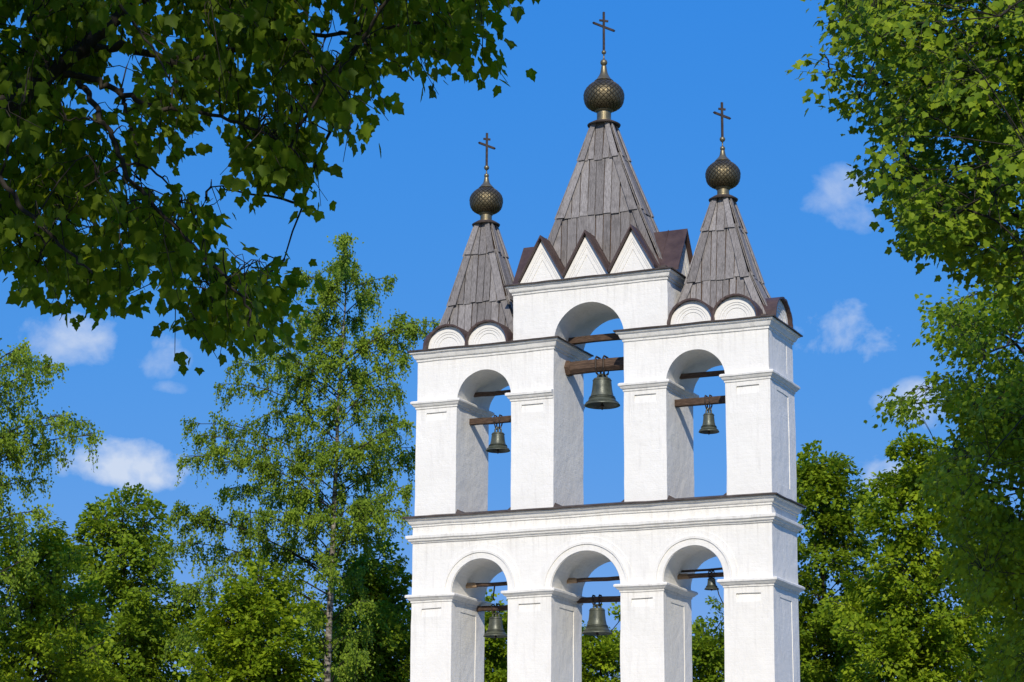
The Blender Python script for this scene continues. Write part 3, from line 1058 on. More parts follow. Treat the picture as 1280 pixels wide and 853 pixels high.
bell(-7.17, .78, 12.24, 11.79, .60, 12.55, .15, .14, 'small green bronze bell in the left arch of the upper tier')
bell(-4.45, .80, 13.36, 12.69, .86, 13.67, .33, .30, 'largest green bronze bell on the thick beam in the tall centre arch')
bell(-1.71, .63, 12.25, 11.81, .48, 12.55, .165, .15, 'small dark bronze bell in the right arch of the upper tier')
bell(-7.48, 1.40, 7.86, 7.39, .60, 8.07, .12, .12, 'dark green bell in the left arch of the lower tier')
bell(-4.88, 1.50, 7.97, 7.37, .72, 8.17, .13, .13, 'green bronze bell in the middle arch of the lower tier')
bell(-1.79, .90, 8.45, 8.20, .34, 8.53, .115, .12, 'tiny bell with a hanging rope in the right arch of the lower tier', True)


# ------------------------------------------------------------------ trees
def np_mesh(name, verts, faces_list, mat, parent=None, smooth=False):
    """faces_list: list of (M, k) index arrays"""
    me = bpy.data.meshes.new(name)
    me.vertices.add(len(verts))
    me.vertices.foreach_set('co', np.ascontiguousarray(verts, dtype=np.float32).ravel())
    nl = sum(f.size for f in faces_list)
    npoly = sum(len(f) for f in faces_list)
    me.loops.add(nl)
    me.loops.foreach_set('vertex_index', np.concatenate([f.ravel() for f in faces_list]).astype(np.int32))
    me.polygons.add(npoly)
    tot = np.concatenate([np.full(len(f), f.shape[1]) for f in faces_list])
    st = np.concatenate([[0], np.cumsum(tot)[:-1]])
    me.polygons.foreach_set('loop_start', st.astype(np.int32))
    me.update(calc_edges=True)
    me.materials.append(mat)
    if smooth:
        me.polygons.foreach_set('use_smooth', [True]*npoly)
    o = bpy.data.objects.new(name, me)
    C.objects.link(o)
    attach(o, parent)
    return o


# leaf outlines: (points, faces)
DIAMOND = (np.array([(0, 0, 0), (.36, .42, .07), (0, 1, -.03), (-.36, .42, .07)], float), [np.array([[0, 1, 2], [0, 2, 3]])])
_h = [(.17, -.05), (.34, -.02), (.37, .14), (.47, .26), (.55, .47), (.39, .50), (.29, .56), (.25, .72), (.12, .83)]


def lobed():
    P = [(0, 0, 0)] + [(x, y, .16*x) for x, y in _h] + [(0, 1.02, -.05)] + [(-x, y, .16*x) for x, y in _h]
    n = len(_h)
    return np.array(P, float), [np.array([[0] + list(range(1, n+1)) + [n+1]]), np.array([[0, n+1] + list(range(2*n+1, n+1, -1))])]


LOBED = lobed()
SIMPLE5 = (np.array([(0, 0, 0), (.30, .10, .05), (.42, .48, .08), (.14, .70, .02), (0, 1, -.04), (-.14, .70, .02), (-.42, .48, .08), (-.30, .10, .05)], float),
           [np.array([[0, 1, 2, 3, 4], [0, 4, 5, 6, 7]])])


def leaf_frames(n, axis_mean, axis_spread, nrm_bias, r, jit=.75):
    ax = np.asarray(axis_mean) + r.normal(size=(n, 3))*axis_spread
    ax /= np.linalg.norm(ax, axis=1, keepdims=True) + 1e-9
    nm = np.asarray(nrm_bias) + r.normal(size=(n, 3))*jit
    nm -= (nm*ax).sum(1, keepdims=True)*ax
    nm /= np.linalg.norm(nm, axis=1, keepdims=True) + 1e-9
    sd = np.cross(ax, nm)
    return ax, nm, sd


def leaves_mesh(name, pos, size, ax, nm, sd, shape, mat, parent):
    P, F = shape
    k = len(P)
    n = len(pos)
    V = pos[:, None, :] + size[:, None, None]*(P[None, :, 0:1]*sd[:, None, :] + P[None, :, 1:2]*ax[:, None, :] + P[None, :, 2:3]*nm[:, None, :])
    V = V.reshape(-1, 3)
    base = (np.arange(n)*k)[:, None, None]
    fl = [(f[None] + base).reshape(-1, f.shape[1]) for f in F]
    return np_mesh(name, V, fl, mat, parent)


def tubes_mesh(name, tubes, mat, parent, n=5):
    """tubes: list of (points, radii)"""
    V, F = [], []
    off = 0
    for pts, rad in tubes:
        pts = np.asarray(pts, float)
        k = len(pts)
        t = np.gradient(pts, axis=0)
        t /= np.linalg.norm(t, axis=1, keepdims=True) + 1e-9
        a = np.tile([0., 0., 1.], (k, 1))
        a[np.abs(t[:, 2]) > .9] = (1, 0, 0)
        u = np.cross(t, a); u /= np.linalg.norm(u, axis=1, keepdims=True) + 1e-9
        w = np.cross(u, t)
        th = np.arange(n)*2*math.pi/n
        ring = pts[:, None, :] + np.asarray(rad)[:, None, None]*(u[:, None, :]*np.cos(th)[None, :, None] + w[:, None, :]*np.sin(th)[None, :, None])
        V.append(ring.reshape(-1, 3))
        i, q = np.meshgrid(np.arange(k-1), np.arange(n), indexing='ij')
        F.append(np.stack([i*n+q, i*n+(q+1) % n, (i+1)*n+(q+1) % n, (i+1)*n+q], -1).reshape(-1, 4) + off)
        off += k*n
    return np_mesh(name, np.concatenate(V), [np.concatenate(F)], mat, parent, True)


def bez(p0, p1, p2, n):
    t = np.linspace(0, 1, n)[:, None]
    return (1-t)**2*p0 + 2*t*(1-t)*p1 + t*t*p2


def trunk_pts(base, top, r, wob=.12, n=14):
    t = np.linspace(0, 1, n)[:, None]
    p = base + (top-base)*t
    w = np.cumsum(r.normal(size=(n, 3))*wob*.4, axis=0)
    w -= w*0 + t*w[-1]
    w[:, 2] = 0
    return p + w


def on_trunk(tp, z):
    i = np.searchsorted(tp[:, 2], z)
    i = min(max(i, 1), len(tp)-1)
    f = (z-tp[i-1, 2])/(tp[i, 2]-tp[i-1, 2] + 1e-9)
    return tp[i-1] + (tp[i]-tp[i-1])*np.clip(f, 0, 1)


def make_tree(name, label, base, top, tips, seed, leaf, style, trunk_r, bark, sec_per_m=2.6, sec_len=.9, per_sec=16, leaf_size=.11,
              strands=0, cat='tree', group=None, shape=DIAMOND, rise=.45, spread=.16):
    """trunk, limbs reaching to the given tips, side shoots along the limbs, leaves on the shoots"""
    r = np.random.default_rng(seed)
    root = empty(name, tuple(base))
    tag(root, label, cat, group)
    tp = trunk_pts(base, top, r)
    h = top[2]-base[2]
    rad = trunk_r*(1-np.linspace(0, 1, len(tp))**1.1*.93)
    rad[0] *= 1.35
    tubes_mesh('trunk', [(tp, rad)], bark, root, 10)
    limbs, secs = [], []
    for tip in tips:
        tip = np.asarray(tip, float)
        hd = np.linalg.norm((tip-on_trunk(tp, tip[2]))[:2])
        zs = np.clip(tip[2] - hd*rise - r.uniform(0, .5), h*.08, top[2]-.2)
        s = on_trunk(tp, zs)
        L = np.linalg.norm(tip-s)
        mid = s + (tip-s)*.55 + np.array([0, 0, (.16 if style != 'birch' else .20)*L]) + r.normal(size=3)*.06*L
        pl = bez(s, mid, tip, 9)
        tt = zs/h
        limbs.append((pl, np.linspace(max(.02, trunk_r*(.25 if style == 'birch' else .34)*(1-tt*.7))*min(1, L/2.5+.3), .010, 9)))
        m = max(4, int(L*sec_per_m))
        for k in range(m):
            t = .18 + .82*((k + r.uniform(0, 1))/m)
            i = min(int(t*8), 7)
            p = pl[i] + (pl[i+1]-pl[i])*(t*8-i)
            tg = pl[i+1]-pl[i]; tg /= np.linalg.norm(tg)
            dr = tg*.7 + r.normal(size=3)*.75 + np.array([0, 0, .12])
            dr /= np.linalg.norm(dr)
            l = sec_len*r.uniform(.45, 1.15)*(1.1 - .35*t)
            l *= np.clip(.42 + (top[2]-p[2])/5.0, .42, 1) if style == 'birch' else 1.0
            secs.append((p, dr, l))
        secs.append((tip, (tip-mid)/np.linalg.norm(tip-mid), sec_len*.5))
    P = np.array([s[0] for s in secs]); Dr = np.array([s[1] for s in secs]); Ln = np.array([s[2] for s in secs])
    E = P + Dr*Ln[:, None]
    E[:, 2] -= .10*Ln
    tubes = list(limbs)
    for i in range(len(P)):
        tubes.append((np.array([P[i], (P[i]+E[i])/2 + [0, 0, .04*Ln[i]], E[i]]), np.array([.012, .008, .004])))
    # leaves along the shoots, spread as flat layered sprays that tip outwards
    n = per_sec
    axis = np.stack([np.interp(P[:, 2], tp[:, 2], tp[:, 0]), np.interp(P[:, 2], tp[:, 2], tp[:, 1])], 1)
    hor = np.concatenate([P[:, :2]-axis, np.zeros((len(P), 1))], 1)
    hor /= np.linalg.norm(hor, axis=1, keepdims=True) + 1e-6
    sn = hor*.55 + np.array([0, 0, .8]) + r.normal(size=P.shape)*.22
    sn -= (sn*Dr).sum(1, keepdims=True)*Dr
    sn /= np.linalg.norm(sn, axis=1, keepdims=True) + 1e-6
    sl_ = np.cross(Dr, sn)
    t = r.uniform(.05, 1.1, size=(len(P), n))**.75
    lat = r.normal(size=(len(P), n))*spread*(1.25-.6*t)
    pos = P[:, None] + (E-P)[:, None]*t[..., None] + sl_[:, None]*lat[..., None] + sn[:, None]*(r.normal(size=(len(P), n))*spread*.28 - .35*np.abs(lat))[..., None]
    pos += r.normal(size=pos.shape)*.03
    pos = pos.reshape(-1, 3)
    outw = np.repeat(Dr, n, axis=0)
    if style == 'birch':
        axm = outw*.4 + np.array([0, 0, -.8])
    else:
        axm = outw*.6 + np.repeat(sl_, n, axis=0)*np.sign(lat).reshape(-1, 1)*.5 + np.array([0, 0, -.30])
    nb = np.array([.15, -.55, .75])
    ax, nm, sd = leaf_frames(len(pos), axm, .32, np.repeat(sn, n, axis=0)*1.2 + np.array([.05, -.25, .05]), r, .33)
    sz = leaf_size*r.uniform(.65, 1.3, len(pos))
    allp, alls, alla, alln, alld = [pos], [sz], [ax], [nm], [sd]
    if strands:                                        # hanging birch twigs
        k = strands
        tt = r.uniform(.2, 1.0, size=(len(P), k))
        S = (P[:, None] + (E-P)[:, None]*tt[..., None]).reshape(-1, 3)
        o = np.repeat(Dr, k, axis=0)*.22 + r.normal(size=(len(S), 3))*.10
        sl = r.gamma(2.2, .15, len(S)) + .10
        m = 22
        q = np.linspace(0.0, 1, m)[None, :]
        sp = S[:, None] + o[:, None]*(q**.5)[..., None]*np.minimum(sl, 1)[:, None, None]
        sp[..., 2] -= sl[:, None]*q**1.25
        for j in range(0, len(S), 2):
            tubes.append((sp[j, [0, 7, 14, 21]], np.array([.005, .004, .004, .003])))
        keep = r.uniform(size=(len(S), m)) < (sl[:, None]/1.0 + .35)
        pp = (sp + r.normal(size=sp.shape)*.028)[keep]
        ax, nm, sd = leaf_frames(len(pp), np.array([0, 0, -1.]), .55, nb, r)
        allp.append(pp); alls.append(leaf_size*r.uniform(.6, 1.2, len(pp))); alla.append(ax); alln.append(nm); alld.append(sd)
    tubes_mesh('branches', tubes, BARK, root, 5)
    cr = leaves_mesh('crown', np.concatenate(allp), np.concatenate(alls), np.concatenate(alla), np.concatenate(alln), np.concatenate(alld), shape, leaf, root)
    cr['kind'] = 'stuff'
    return root, len(np.concatenate(allp))


LEAF_BIRCH = leaf_mat('birch_leaf', (.095, .165, .016), (.25, .34, .034), (.48, .64, .05), .28)
LEAF_LINDEN = leaf_mat('linden_leaf', (.075, .135, .009), (.22, .31, .018), (.46, .60, .03), .27)
LEAF_BRIGHT = leaf_mat('bright_maple_leaf', (.095, .165, .009), (.28, .365, .018), (.52, .66, .02), .26)
LEAF_MAPLE = leaf_mat('shaded_maple_leaf', (.026, .055, .007), (.11, .165, .013), (.52, .66, .02), .30)  # darker copy of the maple leaf, with crown shade put into its colour
LEAF_ELM = leaf_mat('elm_leaf', (.065, .125, .008), (.21, .30, .015), (.48, .64, .02), .26)
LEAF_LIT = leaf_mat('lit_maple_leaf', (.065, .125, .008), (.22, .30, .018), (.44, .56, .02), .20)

tris = 0


def tips_px(lst, dist, r, dz=1.3):
    return [at(px, py, dist + r.normal()*dz) for px, py in lst]


def fill_tips(axis_px, top_py, bot_py, half_px, dist, n, seed, prof=lambda t: math.sin(math.pi*min(1, .12+.9*t))**.6):
    """limb tips over the whole crown, all round the trunk"""
    r = np.random.default_rng(seed)
    out = []
    sc_ = dist/FPX
    for i in range(n):
        t = (i+.5)/n                                  # 0 top, 1 bottom
        py = top_py + (bot_py-top_py)*t
        a = i*2.399963 + r.uniform(-.3, .3)
        rad = half_px*prof(t)*r.uniform(.55, 1.08)
        dx, dy = rad*math.cos(a), rad*math.sin(a)
        out.append(at(axis_px + dx, py + r.uniform(-12, 12), dist + dy*sc_))
    return out


_r = np.random.default_rng(21)
# tall birch left of the tower
db = 66
main = tips_px([(478, 348), (462, 372), (430, 298), (418, 330), (440, 338), (535, 402), (520, 412), (500, 450), (470, 425), (515, 560), (505, 580), (480, 520), (495, 640), (500, 530), (455, 470), (470, 600),
                (365, 350), (352, 385), (330, 440), (300, 455), (285, 480), (250, 530), (240, 570), (262, 545), (225, 645), (215, 680), (240, 655), (290, 610), (330, 580),
                (300, 690), (330, 520), (350, 640), (280, 560), (385, 400), (440, 400), (360, 470), (460, 650), (430, 560), (380, 560), (270, 720),
                (235, 740), (260, 800), (300, 780), (225, 800), (490, 480), (465, 555), (500, 610), (480, 660), (440, 620), (490, 430), (460, 500), (345, 430), (375, 620), (310, 640)], db, _r)
main += fill_tips(410, 345, 860, 85, db, 34, 5, lambda t: .10 + .95*t)
bt = at(430, 306, db)
_, k = make_tree('birch_tree', 'tall slender silver birch with hanging twigs left of the white belfry', base_at(396, db), bt, main, 31, LEAF_BIRCH, 'birch', .155, BIRCHBARK,
                 sec_per_m=3.9, sec_len=.72, per_sec=58, leaf_size=.084, strands=4, group='birches', rise=.30, spread=.17)
tris += k
# birch at the left edge
dl = 56
tips = tips_px([(45, 452), (25, 437), (62, 458), (108, 545), (92, 528), (70, 520), (20, 555), (38, 600), (42, 640), (10, 480), (25, 660), (-20, 420), (-60, 400), (-110, 450),
                (-160, 540), (-200, 640), (30, 700), (-30, 560), (-90, 600), (20, 500), (55, 565)], dl, _r)
tips += fill_tips(-70, 330, 860, 95, dl, 26, 8, lambda t: .3 + .8*t)
_, k = make_tree('birch_tree', 'birch at the left edge with a long drooping bough over small cloud', base_at(-75, dl), at(-60, 300, dl), tips, 32, LEAF_BIRCH, 'birch', .18, BIRCHBARK,
                 sec_per_m=3.8, sec_len=.7, per_sec=54, leaf_size=.08, strands=3, group='birches', rise=.32, spread=.17)
tris += k


def broad(label, px, top_py, half, dist, n, seed, mat, size=.115, top_tips=(), per=20, secl=.85, bot=900, name='broadleaf_tree', prof=None, trunk_r=.16, shape=DIAMOND, spm=3.6):
    global tris
    tips_ = fill_tips(px, top_py+8, bot, half, dist, n, seed, prof or (lambda t: min(1, .22 + 1.5*t)))
    tips_ += fill_tips(px, 760, 900, half*.95, dist, max(8, n//4), seed+7, lambda t: .9)
    tips_ += tips_px(list(top_tips), dist, np.random.default_rng(seed+100), .6)
    b = base_at(px, dist)
    tp = at(px, top_py, dist)
    tp[:2] = tp[:2]*.5 + b[:2]*.5 if False else tp[:2]
    _, k_ = make_tree(name, label, b, tp, tips_, seed, mat, 'broad', trunk_r, BARK, sec_per_m=spm, sec_len=secl, per_sec=per, leaf_size=size, rise=.55,
                      group='broadleaf trees round the belfry', spread=.24, shape=shape)
    tris += k_


broad('dark green pointed linden standing between the two birches', 152, 626, 112, 72, 62, 41, LEAF_LINDEN, .14, [(120, 650), (185, 655), (60, 690), (90, 670), (215, 690), (245, 730), (150, 630)], per=62)
broad('bright yellow-green tree low in the left corner', 40, 664, 90, 60, 46, 42, LEAF_BRIGHT, .13, [(60, 655), (95, 690), (10, 660), (105, 740)], per=57)
broad('bushy bright maple at the foot of the tall birch', 318, 724, 78, 62, 44, 43, LEAF_BRIGHT, .145, [(300, 735), (360, 722), (275, 760)], per=62)
broad('dense dark maple against the left side of the belfry', 462, 690, 84, 72, 52, 44, LEAF_LINDEN, .145, [(430, 700), (500, 720), (480, 690)], per=68)
broad('green tree seen through the left arch of the lower tier', 612, 758, 62, 78, 34, 45, LEAF_BRIGHT, .145, [(620, 768), (610, 762)], per=62)
broad('young tree top seen through the middle arch of the lower tier', 752, 797, 44, 74, 26, 46, LEAF_BRIGHT, .14, [(735, 812), (765, 812)], per=57)
broad('young tree top seen through the right arch of the lower tier', 886, 792, 46, 74, 26, 47, LEAF_LINDEN, .14, [(872, 806), (896, 802)], per=57)
broad('rounded green linden rising right behind the corner of the belfry', 1030, 572, 74, 70, 64, 48, LEAF_LINDEN, .145, [(1018, 574), (1050, 590), (1075, 615), (1090, 640), (1000, 590)], per=68)
broad('broad bright green tree right of the linden, below white cloud', 1150, 560, 96, 66, 70, 49, LEAF_BRIGHT, .145, [(1110, 600), (1140, 575), (1185, 590), (1090, 640), (1150, 562)], per=68)
broad('low dark tree filling the lower right corner', 1275, 640, 90, 78, 44, 50, LEAF_LINDEN, .145, [], per=62)


def in_poly(x, y, poly):
    ins = np.zeros(len(x), bool)
    n = len(poly)
    for i in range(n):
        x0, y0 = poly[i]; x1, y1 = poly[(i+1) % n]
        c = ((y0 > y) != (y1 > y))
        with np.errstate(divide='ignore', invalid='ignore'):
            xi = (x1-x0)*(y-y0)/(y1-y0+1e-12) + x0
        ins ^= c & (x < xi)
    return ins


def near_tree(name, label, group, base, trunk_top, crown_c, crown_r, poly, edge_dist, ntw_in, ntw_out, seed, mat, size, per, trunk_r, boughs, n_leaf_objects, hang, depth_sd, shell=.0, sp=.17, gaps=(), fshape=None, n_sec=110):
    """a tree close to the camera: its crown is a volume of leafy twigs round a big trunk out of the picture; in the picture the twigs end where the boughs end"""
    r = np.random.default_rng(seed)
    root = empty(name, tuple(base))
    tag(root, label, 'tree', group)
    tp = trunk_pts(base, trunk_top, r, .2)
    tubes_mesh('trunk', [(tp, trunk_r*(1-np.linspace(0, 1, len(tp))*.8))], BARK, root, 12)
    tubes = []
    bp = []
    for pts, r0, r1 in boughs:
        pts = np.array(pts)
        t = np.linspace(0, 1, len(pts)); tt = np.linspace(0, 1, len(pts)*5)
        sm = np.stack([np.interp(tt, t, pts[:, k]) for k in range(3)], 1)
        ker = np.array([1, 2, 3, 2, 1])/9
        pad = np.pad(sm, ((2, 2), (0, 0)), 'edge')
        sm = np.stack([np.convolve(pad[:, k], ker, 'valid') for k in range(3)], 1)
        sm += r.normal(size=sm.shape)*.012
        tubes.append((sm, np.linspace(r0, r1, len(sm))))
        bp.append(sm)
    # twig anchors inside the visible part of the crown
    P = np.array(poly)
    lo, hi = P.min(0), P.max(0)
    A = []
    while len(A) < ntw_in:
        u = r.uniform(lo[0], hi[0], 400); v = r.uniform(lo[1], hi[1], 400)
        ok = in_poly(u, v, poly)
        for hx, hy, hw, hh, keep in gaps:                     # places where the boughs carry few leaves
            ok &= ~((((u-hx)/hw)**2 + ((v-hy)/hh)**2 < 1) & (r.uniform(size=400) > keep))
        cl = np.sin(u*.031+seed)*np.sin(v*.037+1.3) + np.sin(u*.071+2)*np.sin(v*.063+seed)*.8
        ok &= r.uniform(size=400) < .58 + .62*cl
        for a, b in zip(u[ok], v[ok]):
            A.append(at(a, b, edge_dist + r.normal()*depth_sd))
    A = np.array(A[:ntw_in])
    # the rest of the crown, out of the picture
    B = r.normal(size=(ntw_out*4, 3)); B /= np.linalg.norm(B, axis=1, keepdims=True)
    B = np.asarray(crown_c) + B*np.asarray(crown_r)*(shell + (1-shell)*r.uniform(0, 1, (len(B), 1))**(1/3.))
    u, v, z = project(B)
    mrg = 115*17/np.maximum(z, 1)
    vis = (z > 0) & (u > -mrg) & (u < 1280+mrg) & (v > -mrg) & (v < 853+mrg)
    cl = np.sin(B[:, 0]*1.5+seed)*np.sin(B[:, 1]*1.3+1) + np.sin(B[:, 2]*1.9+2)*np.sin(B[:, 0]*2.3-B[:, 1]*.9)*.8
    B = B[~vis & (B[:, 2] > 2.5) & (r.uniform(size=len(B)) < .5 + .6*cl)][:ntw_out]
    tw = np.concatenate([A, B])
    # each twig hangs outward from the trunk axis
    axis_xy = np.array([crown_c[0], crown_c[1]])
    out = np.concatenate([tw[:, :2]-axis_xy, np.zeros((len(tw), 1))], 1)
    out /= np.linalg.norm(out, axis=1, keepdims=True) + 1e-6
    dr = out*.55 + np.array([0, 0, -hang]) + r.normal(size=tw.shape)*.45
    dr /= np.linalg.norm(dr, axis=1, keepdims=True)
    L = r.uniform(.22, .5, len(tw))
    allb = np.concatenate(bp + [tp[len(tp)//2:]])
    for i in r.choice(len(A), min(n_sec, len(A)), replace=False):   # side branches first, so that every twig has wood close by
        d = np.linalg.norm(allb-A[i], axis=1)
        j = int(np.argmin(d))
        if d[j] < .25:
            continue
        sb = bez(allb[j], (allb[j]+A[i])/2 + np.array([0, 0, .18*d[j]]) + r.normal(size=3)*.12*d[j], A[i], 10) + r.normal(size=(10, 3))*.01
        sb[0] = allb[j]
        tubes.append((sb, np.linspace(min(.016, .006 + .008*d[j]), .005, 10)))
        allb = np.concatenate([allb, sb[1:]])
    for i in range(len(A)):                                   # visible twigs grow from the nearest bough
        d = np.linalg.norm(allb-tw[i], axis=1)
        j = int(np.argmin(d))
        s = allb[j]
        tubes.append((bez(tw[i], tw[i]-dr[i]*min(.5, d[j]*.4) + np.array([0, 0, .1]), s, 5), np.array([.003, .003, .004, .005, .006])))
        tubes.append((np.array([tw[i], tw[i]+dr[i]*L[i]]), np.array([.004, .002])))
    tubes_mesh('branches', tubes, BARK, root, 6)
    n = per
    t = r.uniform(0, 1, (len(tw), n))
    sn = out*.5 + np.array([0, 0, .75]) + r.normal(size=tw.shape)*.28
    sn -= (sn*dr).sum(1, keepdims=True)*dr
    sn /= np.linalg.norm(sn, axis=1, keepdims=True) + 1e-6
    sl_ = np.cross(dr, sn)
    lat = r.normal(size=(len(tw), n))*sp*.75
    pos = tw[:, None] + dr[:, None]*(L[:, None]*t)[..., None] + sl_[:, None]*lat[..., None] + sn[:, None]*(r.normal(size=(len(tw), n))*sp*.3)[..., None]
    pos = pos.reshape(-1, 3)
    axm = np.repeat(dr, n, 0)*.45 + np.repeat(sl_, n, axis=0)*np.sign(lat).reshape(-1, 1)*.35 + np.array([0, 0, -.55*hang-.1])
    ax, nm, sd = leaf_frames(len(pos), axm, .30, np.repeat(sn, n, axis=0) + np.array([.05, -.25, .0]), r, .42)
    sz = size*r.uniform(.6, 1.25, len(pos))
    u, v, z = project(pos + ax*sz[:, None]*.5)
    infr = (z > 0) & (u > -30) & (u < 1310) & (v > -30) & (v < 880)
    # leaves at the fringe that can be told apart one by one
    idx = np.where(infr & (u > 4) & (u < 1276) & (v > 4))[0]
    g0 = {}
    for a in idx:
        g0.setdefault((int(u[a]//26), int(v[a]//26)), []).append(a)
    dens = np.array([sum(len(g0.get((int(u[a]//26)+i, int(v[a]//26)+j), ())) for i in (-1, 0, 1) for j in (-1, 0, 1)) for a in idx])
    pick = idx[np.argsort(dens, kind='stable')[:n_leaf_objects]]
    single = np.zeros(len(pos), bool); single[pick] = True
    lm = None
    if n_leaf_objects:
        Pm, Fm = LOBED
        for q in pick:
            if lm is None:
                tmp = np_mesh('leaf', Pm, Fm, mat, None)
                lm = tmp.data
                o = tmp
            else:
                o = bpy.data.objects.new('leaf', lm); C.objects.link(o)
            mw = Matrix.Identity(4)
            for k_ in range(3):
                mw[k_][0], mw[k_][1], mw[k_][2] = sd[q, k_]*sz[q], ax[q, k_]*sz[q], nm[q, k_]*sz[q]
            loc = pos[q] - np.asarray(base)
            for k_ in range(3):
                mw[k_][3] = loc[k_]
            o.parent = root
            o.matrix_local = mw
    m_in = infr & ~single
    a_ = leaves_mesh('foliage', pos[m_in], sz[m_in], ax[m_in], nm[m_in], sd[m_in], fshape or LOBED, mat, root)
    a_['kind'] = 'stuff'
    m_o = ~infr
    b_ = leaves_mesh('crown', pos[m_o], sz[m_o]*1.1, ax[m_o], nm[m_o], sd[m_o], SIMPLE5, mat, root)
    b_['kind'] = 'stuff'
    return len(pos)


# maple overhead at the left, about 17 m away, in its own shade
dm = 17.0
maple_poly = [(-130, -130), (660, -130), (648, -10), (632, 18), (614, 52), (566, 66), (545, 50), (526, 88), (500, 50), (450, 85), (448, 138), (412, 150), (396, 200), (340, 222),
              (306, 205), (296, 170), (262, 160), (246, 196), (280, 240), (292, 296), (332, 330), (340, 365), (318, 430), (296, 410), (236, 390), (196, 358), (160, 333), (128, 358), (100, 325), (76, 338), (46, 350), (16, 362), (4, 300), (-130, 330)]
mb0 = base_at(-330, 14.5)
limb_start = at(-330, 330, 14.5)
boughs = [([limb_start, at(-150, 215, 15.1), at(20, 122, 16.1), at(65, 88, 16.4), at(115, 55, 16.6), at(168, 0, 16.8), at(215, -90, 17.1), at(250, -220, 17.1)], .095, .03),
          ([at(95, 66, 16.6), at(150, 55, 16.6), at(185, 68, 16.8), at(228, 82, 16.8), at(275, 66, 16.9), at(350, 50, 16.9), at(440, 40, 17.1), at(530, 30, 17.1), at(610, 15, 17.2)], .035, .008),
          ([at(80, 92, 16.4), at(120, 100, 16.4), at(155, 118, 16.4), at(190, 135, 16.2), at(260, 140, 16.2), at(330, 165, 16.1), at(380, 200, 16.1)], .028, .007),
          ([at(100, 100, 16.4), at(120, 135, 16.1), at(140, 175, 15.9), at(165, 225, 15.8), at(215, 280, 15.8), at(270, 335, 15.8), at(312, 385, 15.8), at(318, 430, 15.8)], .024, .006),
          ([at(150, 110, 16.4), at(155, 135, 16.4), at(170, 170, 16.2), at(175, 210, 16.1)], .018, .006),
          ([at(-60, 170, 15.6), at(0, 225, 15.3), at(50, 280, 15.2), at(90, 320, 15.2), at(120, 345, 15.2)], .024, .006),
          ([at(440, 40, 17.1), at(480, 70, 16.9), at(520, 100, 16.9)], .014, .005),
          ([at(350, 50, 16.9), at(400, 110, 16.8), at(430, 150, 16.6)], .016, .005),
          ([at(168, 0, 16.8), at(300, -40, 17.1), at(430, -50, 17.4), at(560, -40, 17.6), at(640, -10, 17.6)], .05, .010)]
mc = base_at(-40, 13.0); mc[2] = 11.2
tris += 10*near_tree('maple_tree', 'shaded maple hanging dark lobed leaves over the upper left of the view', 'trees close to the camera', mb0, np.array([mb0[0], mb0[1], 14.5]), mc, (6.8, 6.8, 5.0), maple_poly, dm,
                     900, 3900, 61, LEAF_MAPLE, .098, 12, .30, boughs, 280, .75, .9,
                     gaps=[(130, 100, 70, 55, .18), (125, 190, 60, 45, .35), (262, 200, 62, 55, .12), (180, 30, 60, 45, .3), (250, 130, 60, 40, .4), (380, 120, 40, 30, .5), (90, 250, 50, 30, .5)])

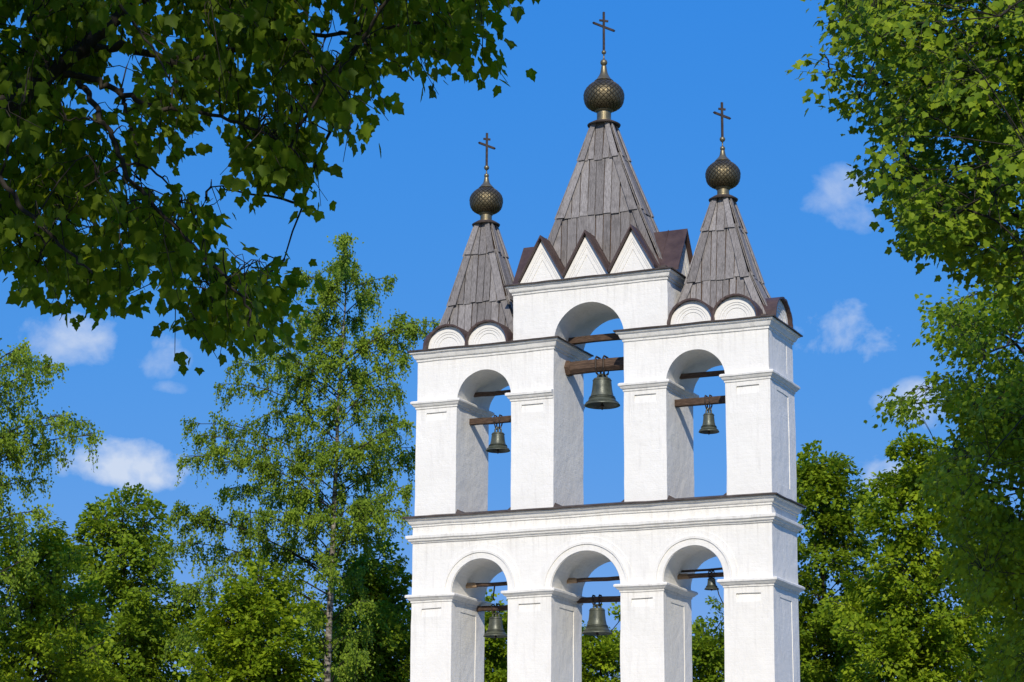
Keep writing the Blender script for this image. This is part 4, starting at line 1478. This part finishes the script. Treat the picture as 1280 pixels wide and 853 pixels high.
# lit maple at the right edge, about 28 m away
dr_ = 28.0
right_poly = [(1390, -120), (1045, -120), (1052, 0), (1062, 40), (1080, 62), (1024, 82), (1034, 98), (1062, 100), (1072, 135), (1104, 122), (1120, 158), (1140, 190), (1086, 204), (1098, 234), (1126, 240),
              (1130, 268), (1150, 312), (1182, 300), (1214, 318), (1240, 340), (1262, 352), (1390, 380)]
rb0 = base_at(1520, 29)
rs = at(1520, 420, 29)
boughs = [([rs, at(1420, 300, 28.8), at(1320, 210, 28.5), at(1240, 160, 28.2), at(1150, 120, 28), at(1080, 95, 28), at(1035, 90, 28)], .10, .008),
          ([at(1420, 300, 28.8), at(1330, 290, 28.2), at(1240, 260, 27.8), at(1160, 240, 27.6), at(1100, 215, 27.5)], .06, .008),
          ([at(1330, 215, 28.5), at(1260, 90, 28.5), at(1180, 40, 28.4), at(1090, 20, 28.4), at(1060, 10, 28.4)], .05, .008),
          ([at(1330, 290, 28.2), at(1260, 310, 27.8), at(1190, 305, 27.6)], .03, .006)]
rc = base_at(1480, 28.5); rc[2] = 11.0
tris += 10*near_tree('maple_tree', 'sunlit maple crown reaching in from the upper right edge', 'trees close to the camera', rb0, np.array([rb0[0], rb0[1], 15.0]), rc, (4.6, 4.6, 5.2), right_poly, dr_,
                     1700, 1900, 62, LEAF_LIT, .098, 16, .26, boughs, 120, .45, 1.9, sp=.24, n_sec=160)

# darker elm below it, about 40 m away
de = 40.0
elm_poly = [(1340, 362), (1262, 360), (1225, 366), (1180, 384), (1166, 412), (1196, 432), (1222, 452), (1190, 474), (1150, 484), (1116, 506), (1130, 524), (1168, 510), (1196, 520), (1204, 556), (1166, 582),
            (1176, 618), (1204, 640), (1196, 690), (1222, 740), (1248, 800), (1262, 870), (1340, 900)]
eb0 = base_at(1400, 41)
es = at(1400, 700, 41)
boughs = [([es, at(1370, 600, 41), at(1310, 540, 40.5), at(1240, 515, 40.2), at(1180, 500, 40), at(1125, 508, 40)], .08, .006),
          ([at(1370, 600, 41), at(1320, 480, 40.6), at(1260, 420, 40.2), at(1200, 395, 40)], .06, .008),
          ([at(1370, 640, 41), at(1300, 620, 40.5), at(1230, 600, 40), at(1185, 590, 40)], .05, .006),
          ([at(1390, 740, 41), at(1310, 700, 40.5), at(1250, 690, 40), at(1210, 680, 40)], .05, .006)]
ec = base_at(1390, 40.5); ec[2] = 8.5
tris += 10*near_tree('elm_tree', 'dark shaded elm with one thin branch reaching left, at the right edge', 'trees close to the camera', eb0, np.array([eb0[0], eb0[1], 12.5]), ec, (3.6, 3.6, 4.6), elm_poly, de,
                     1300, 1100, 63, LEAF_ELM, .11, 20, .2, boughs, 0, .45, 1.7, sp=.30, fshape=SIMPLE5)
print('leaf count', tris)
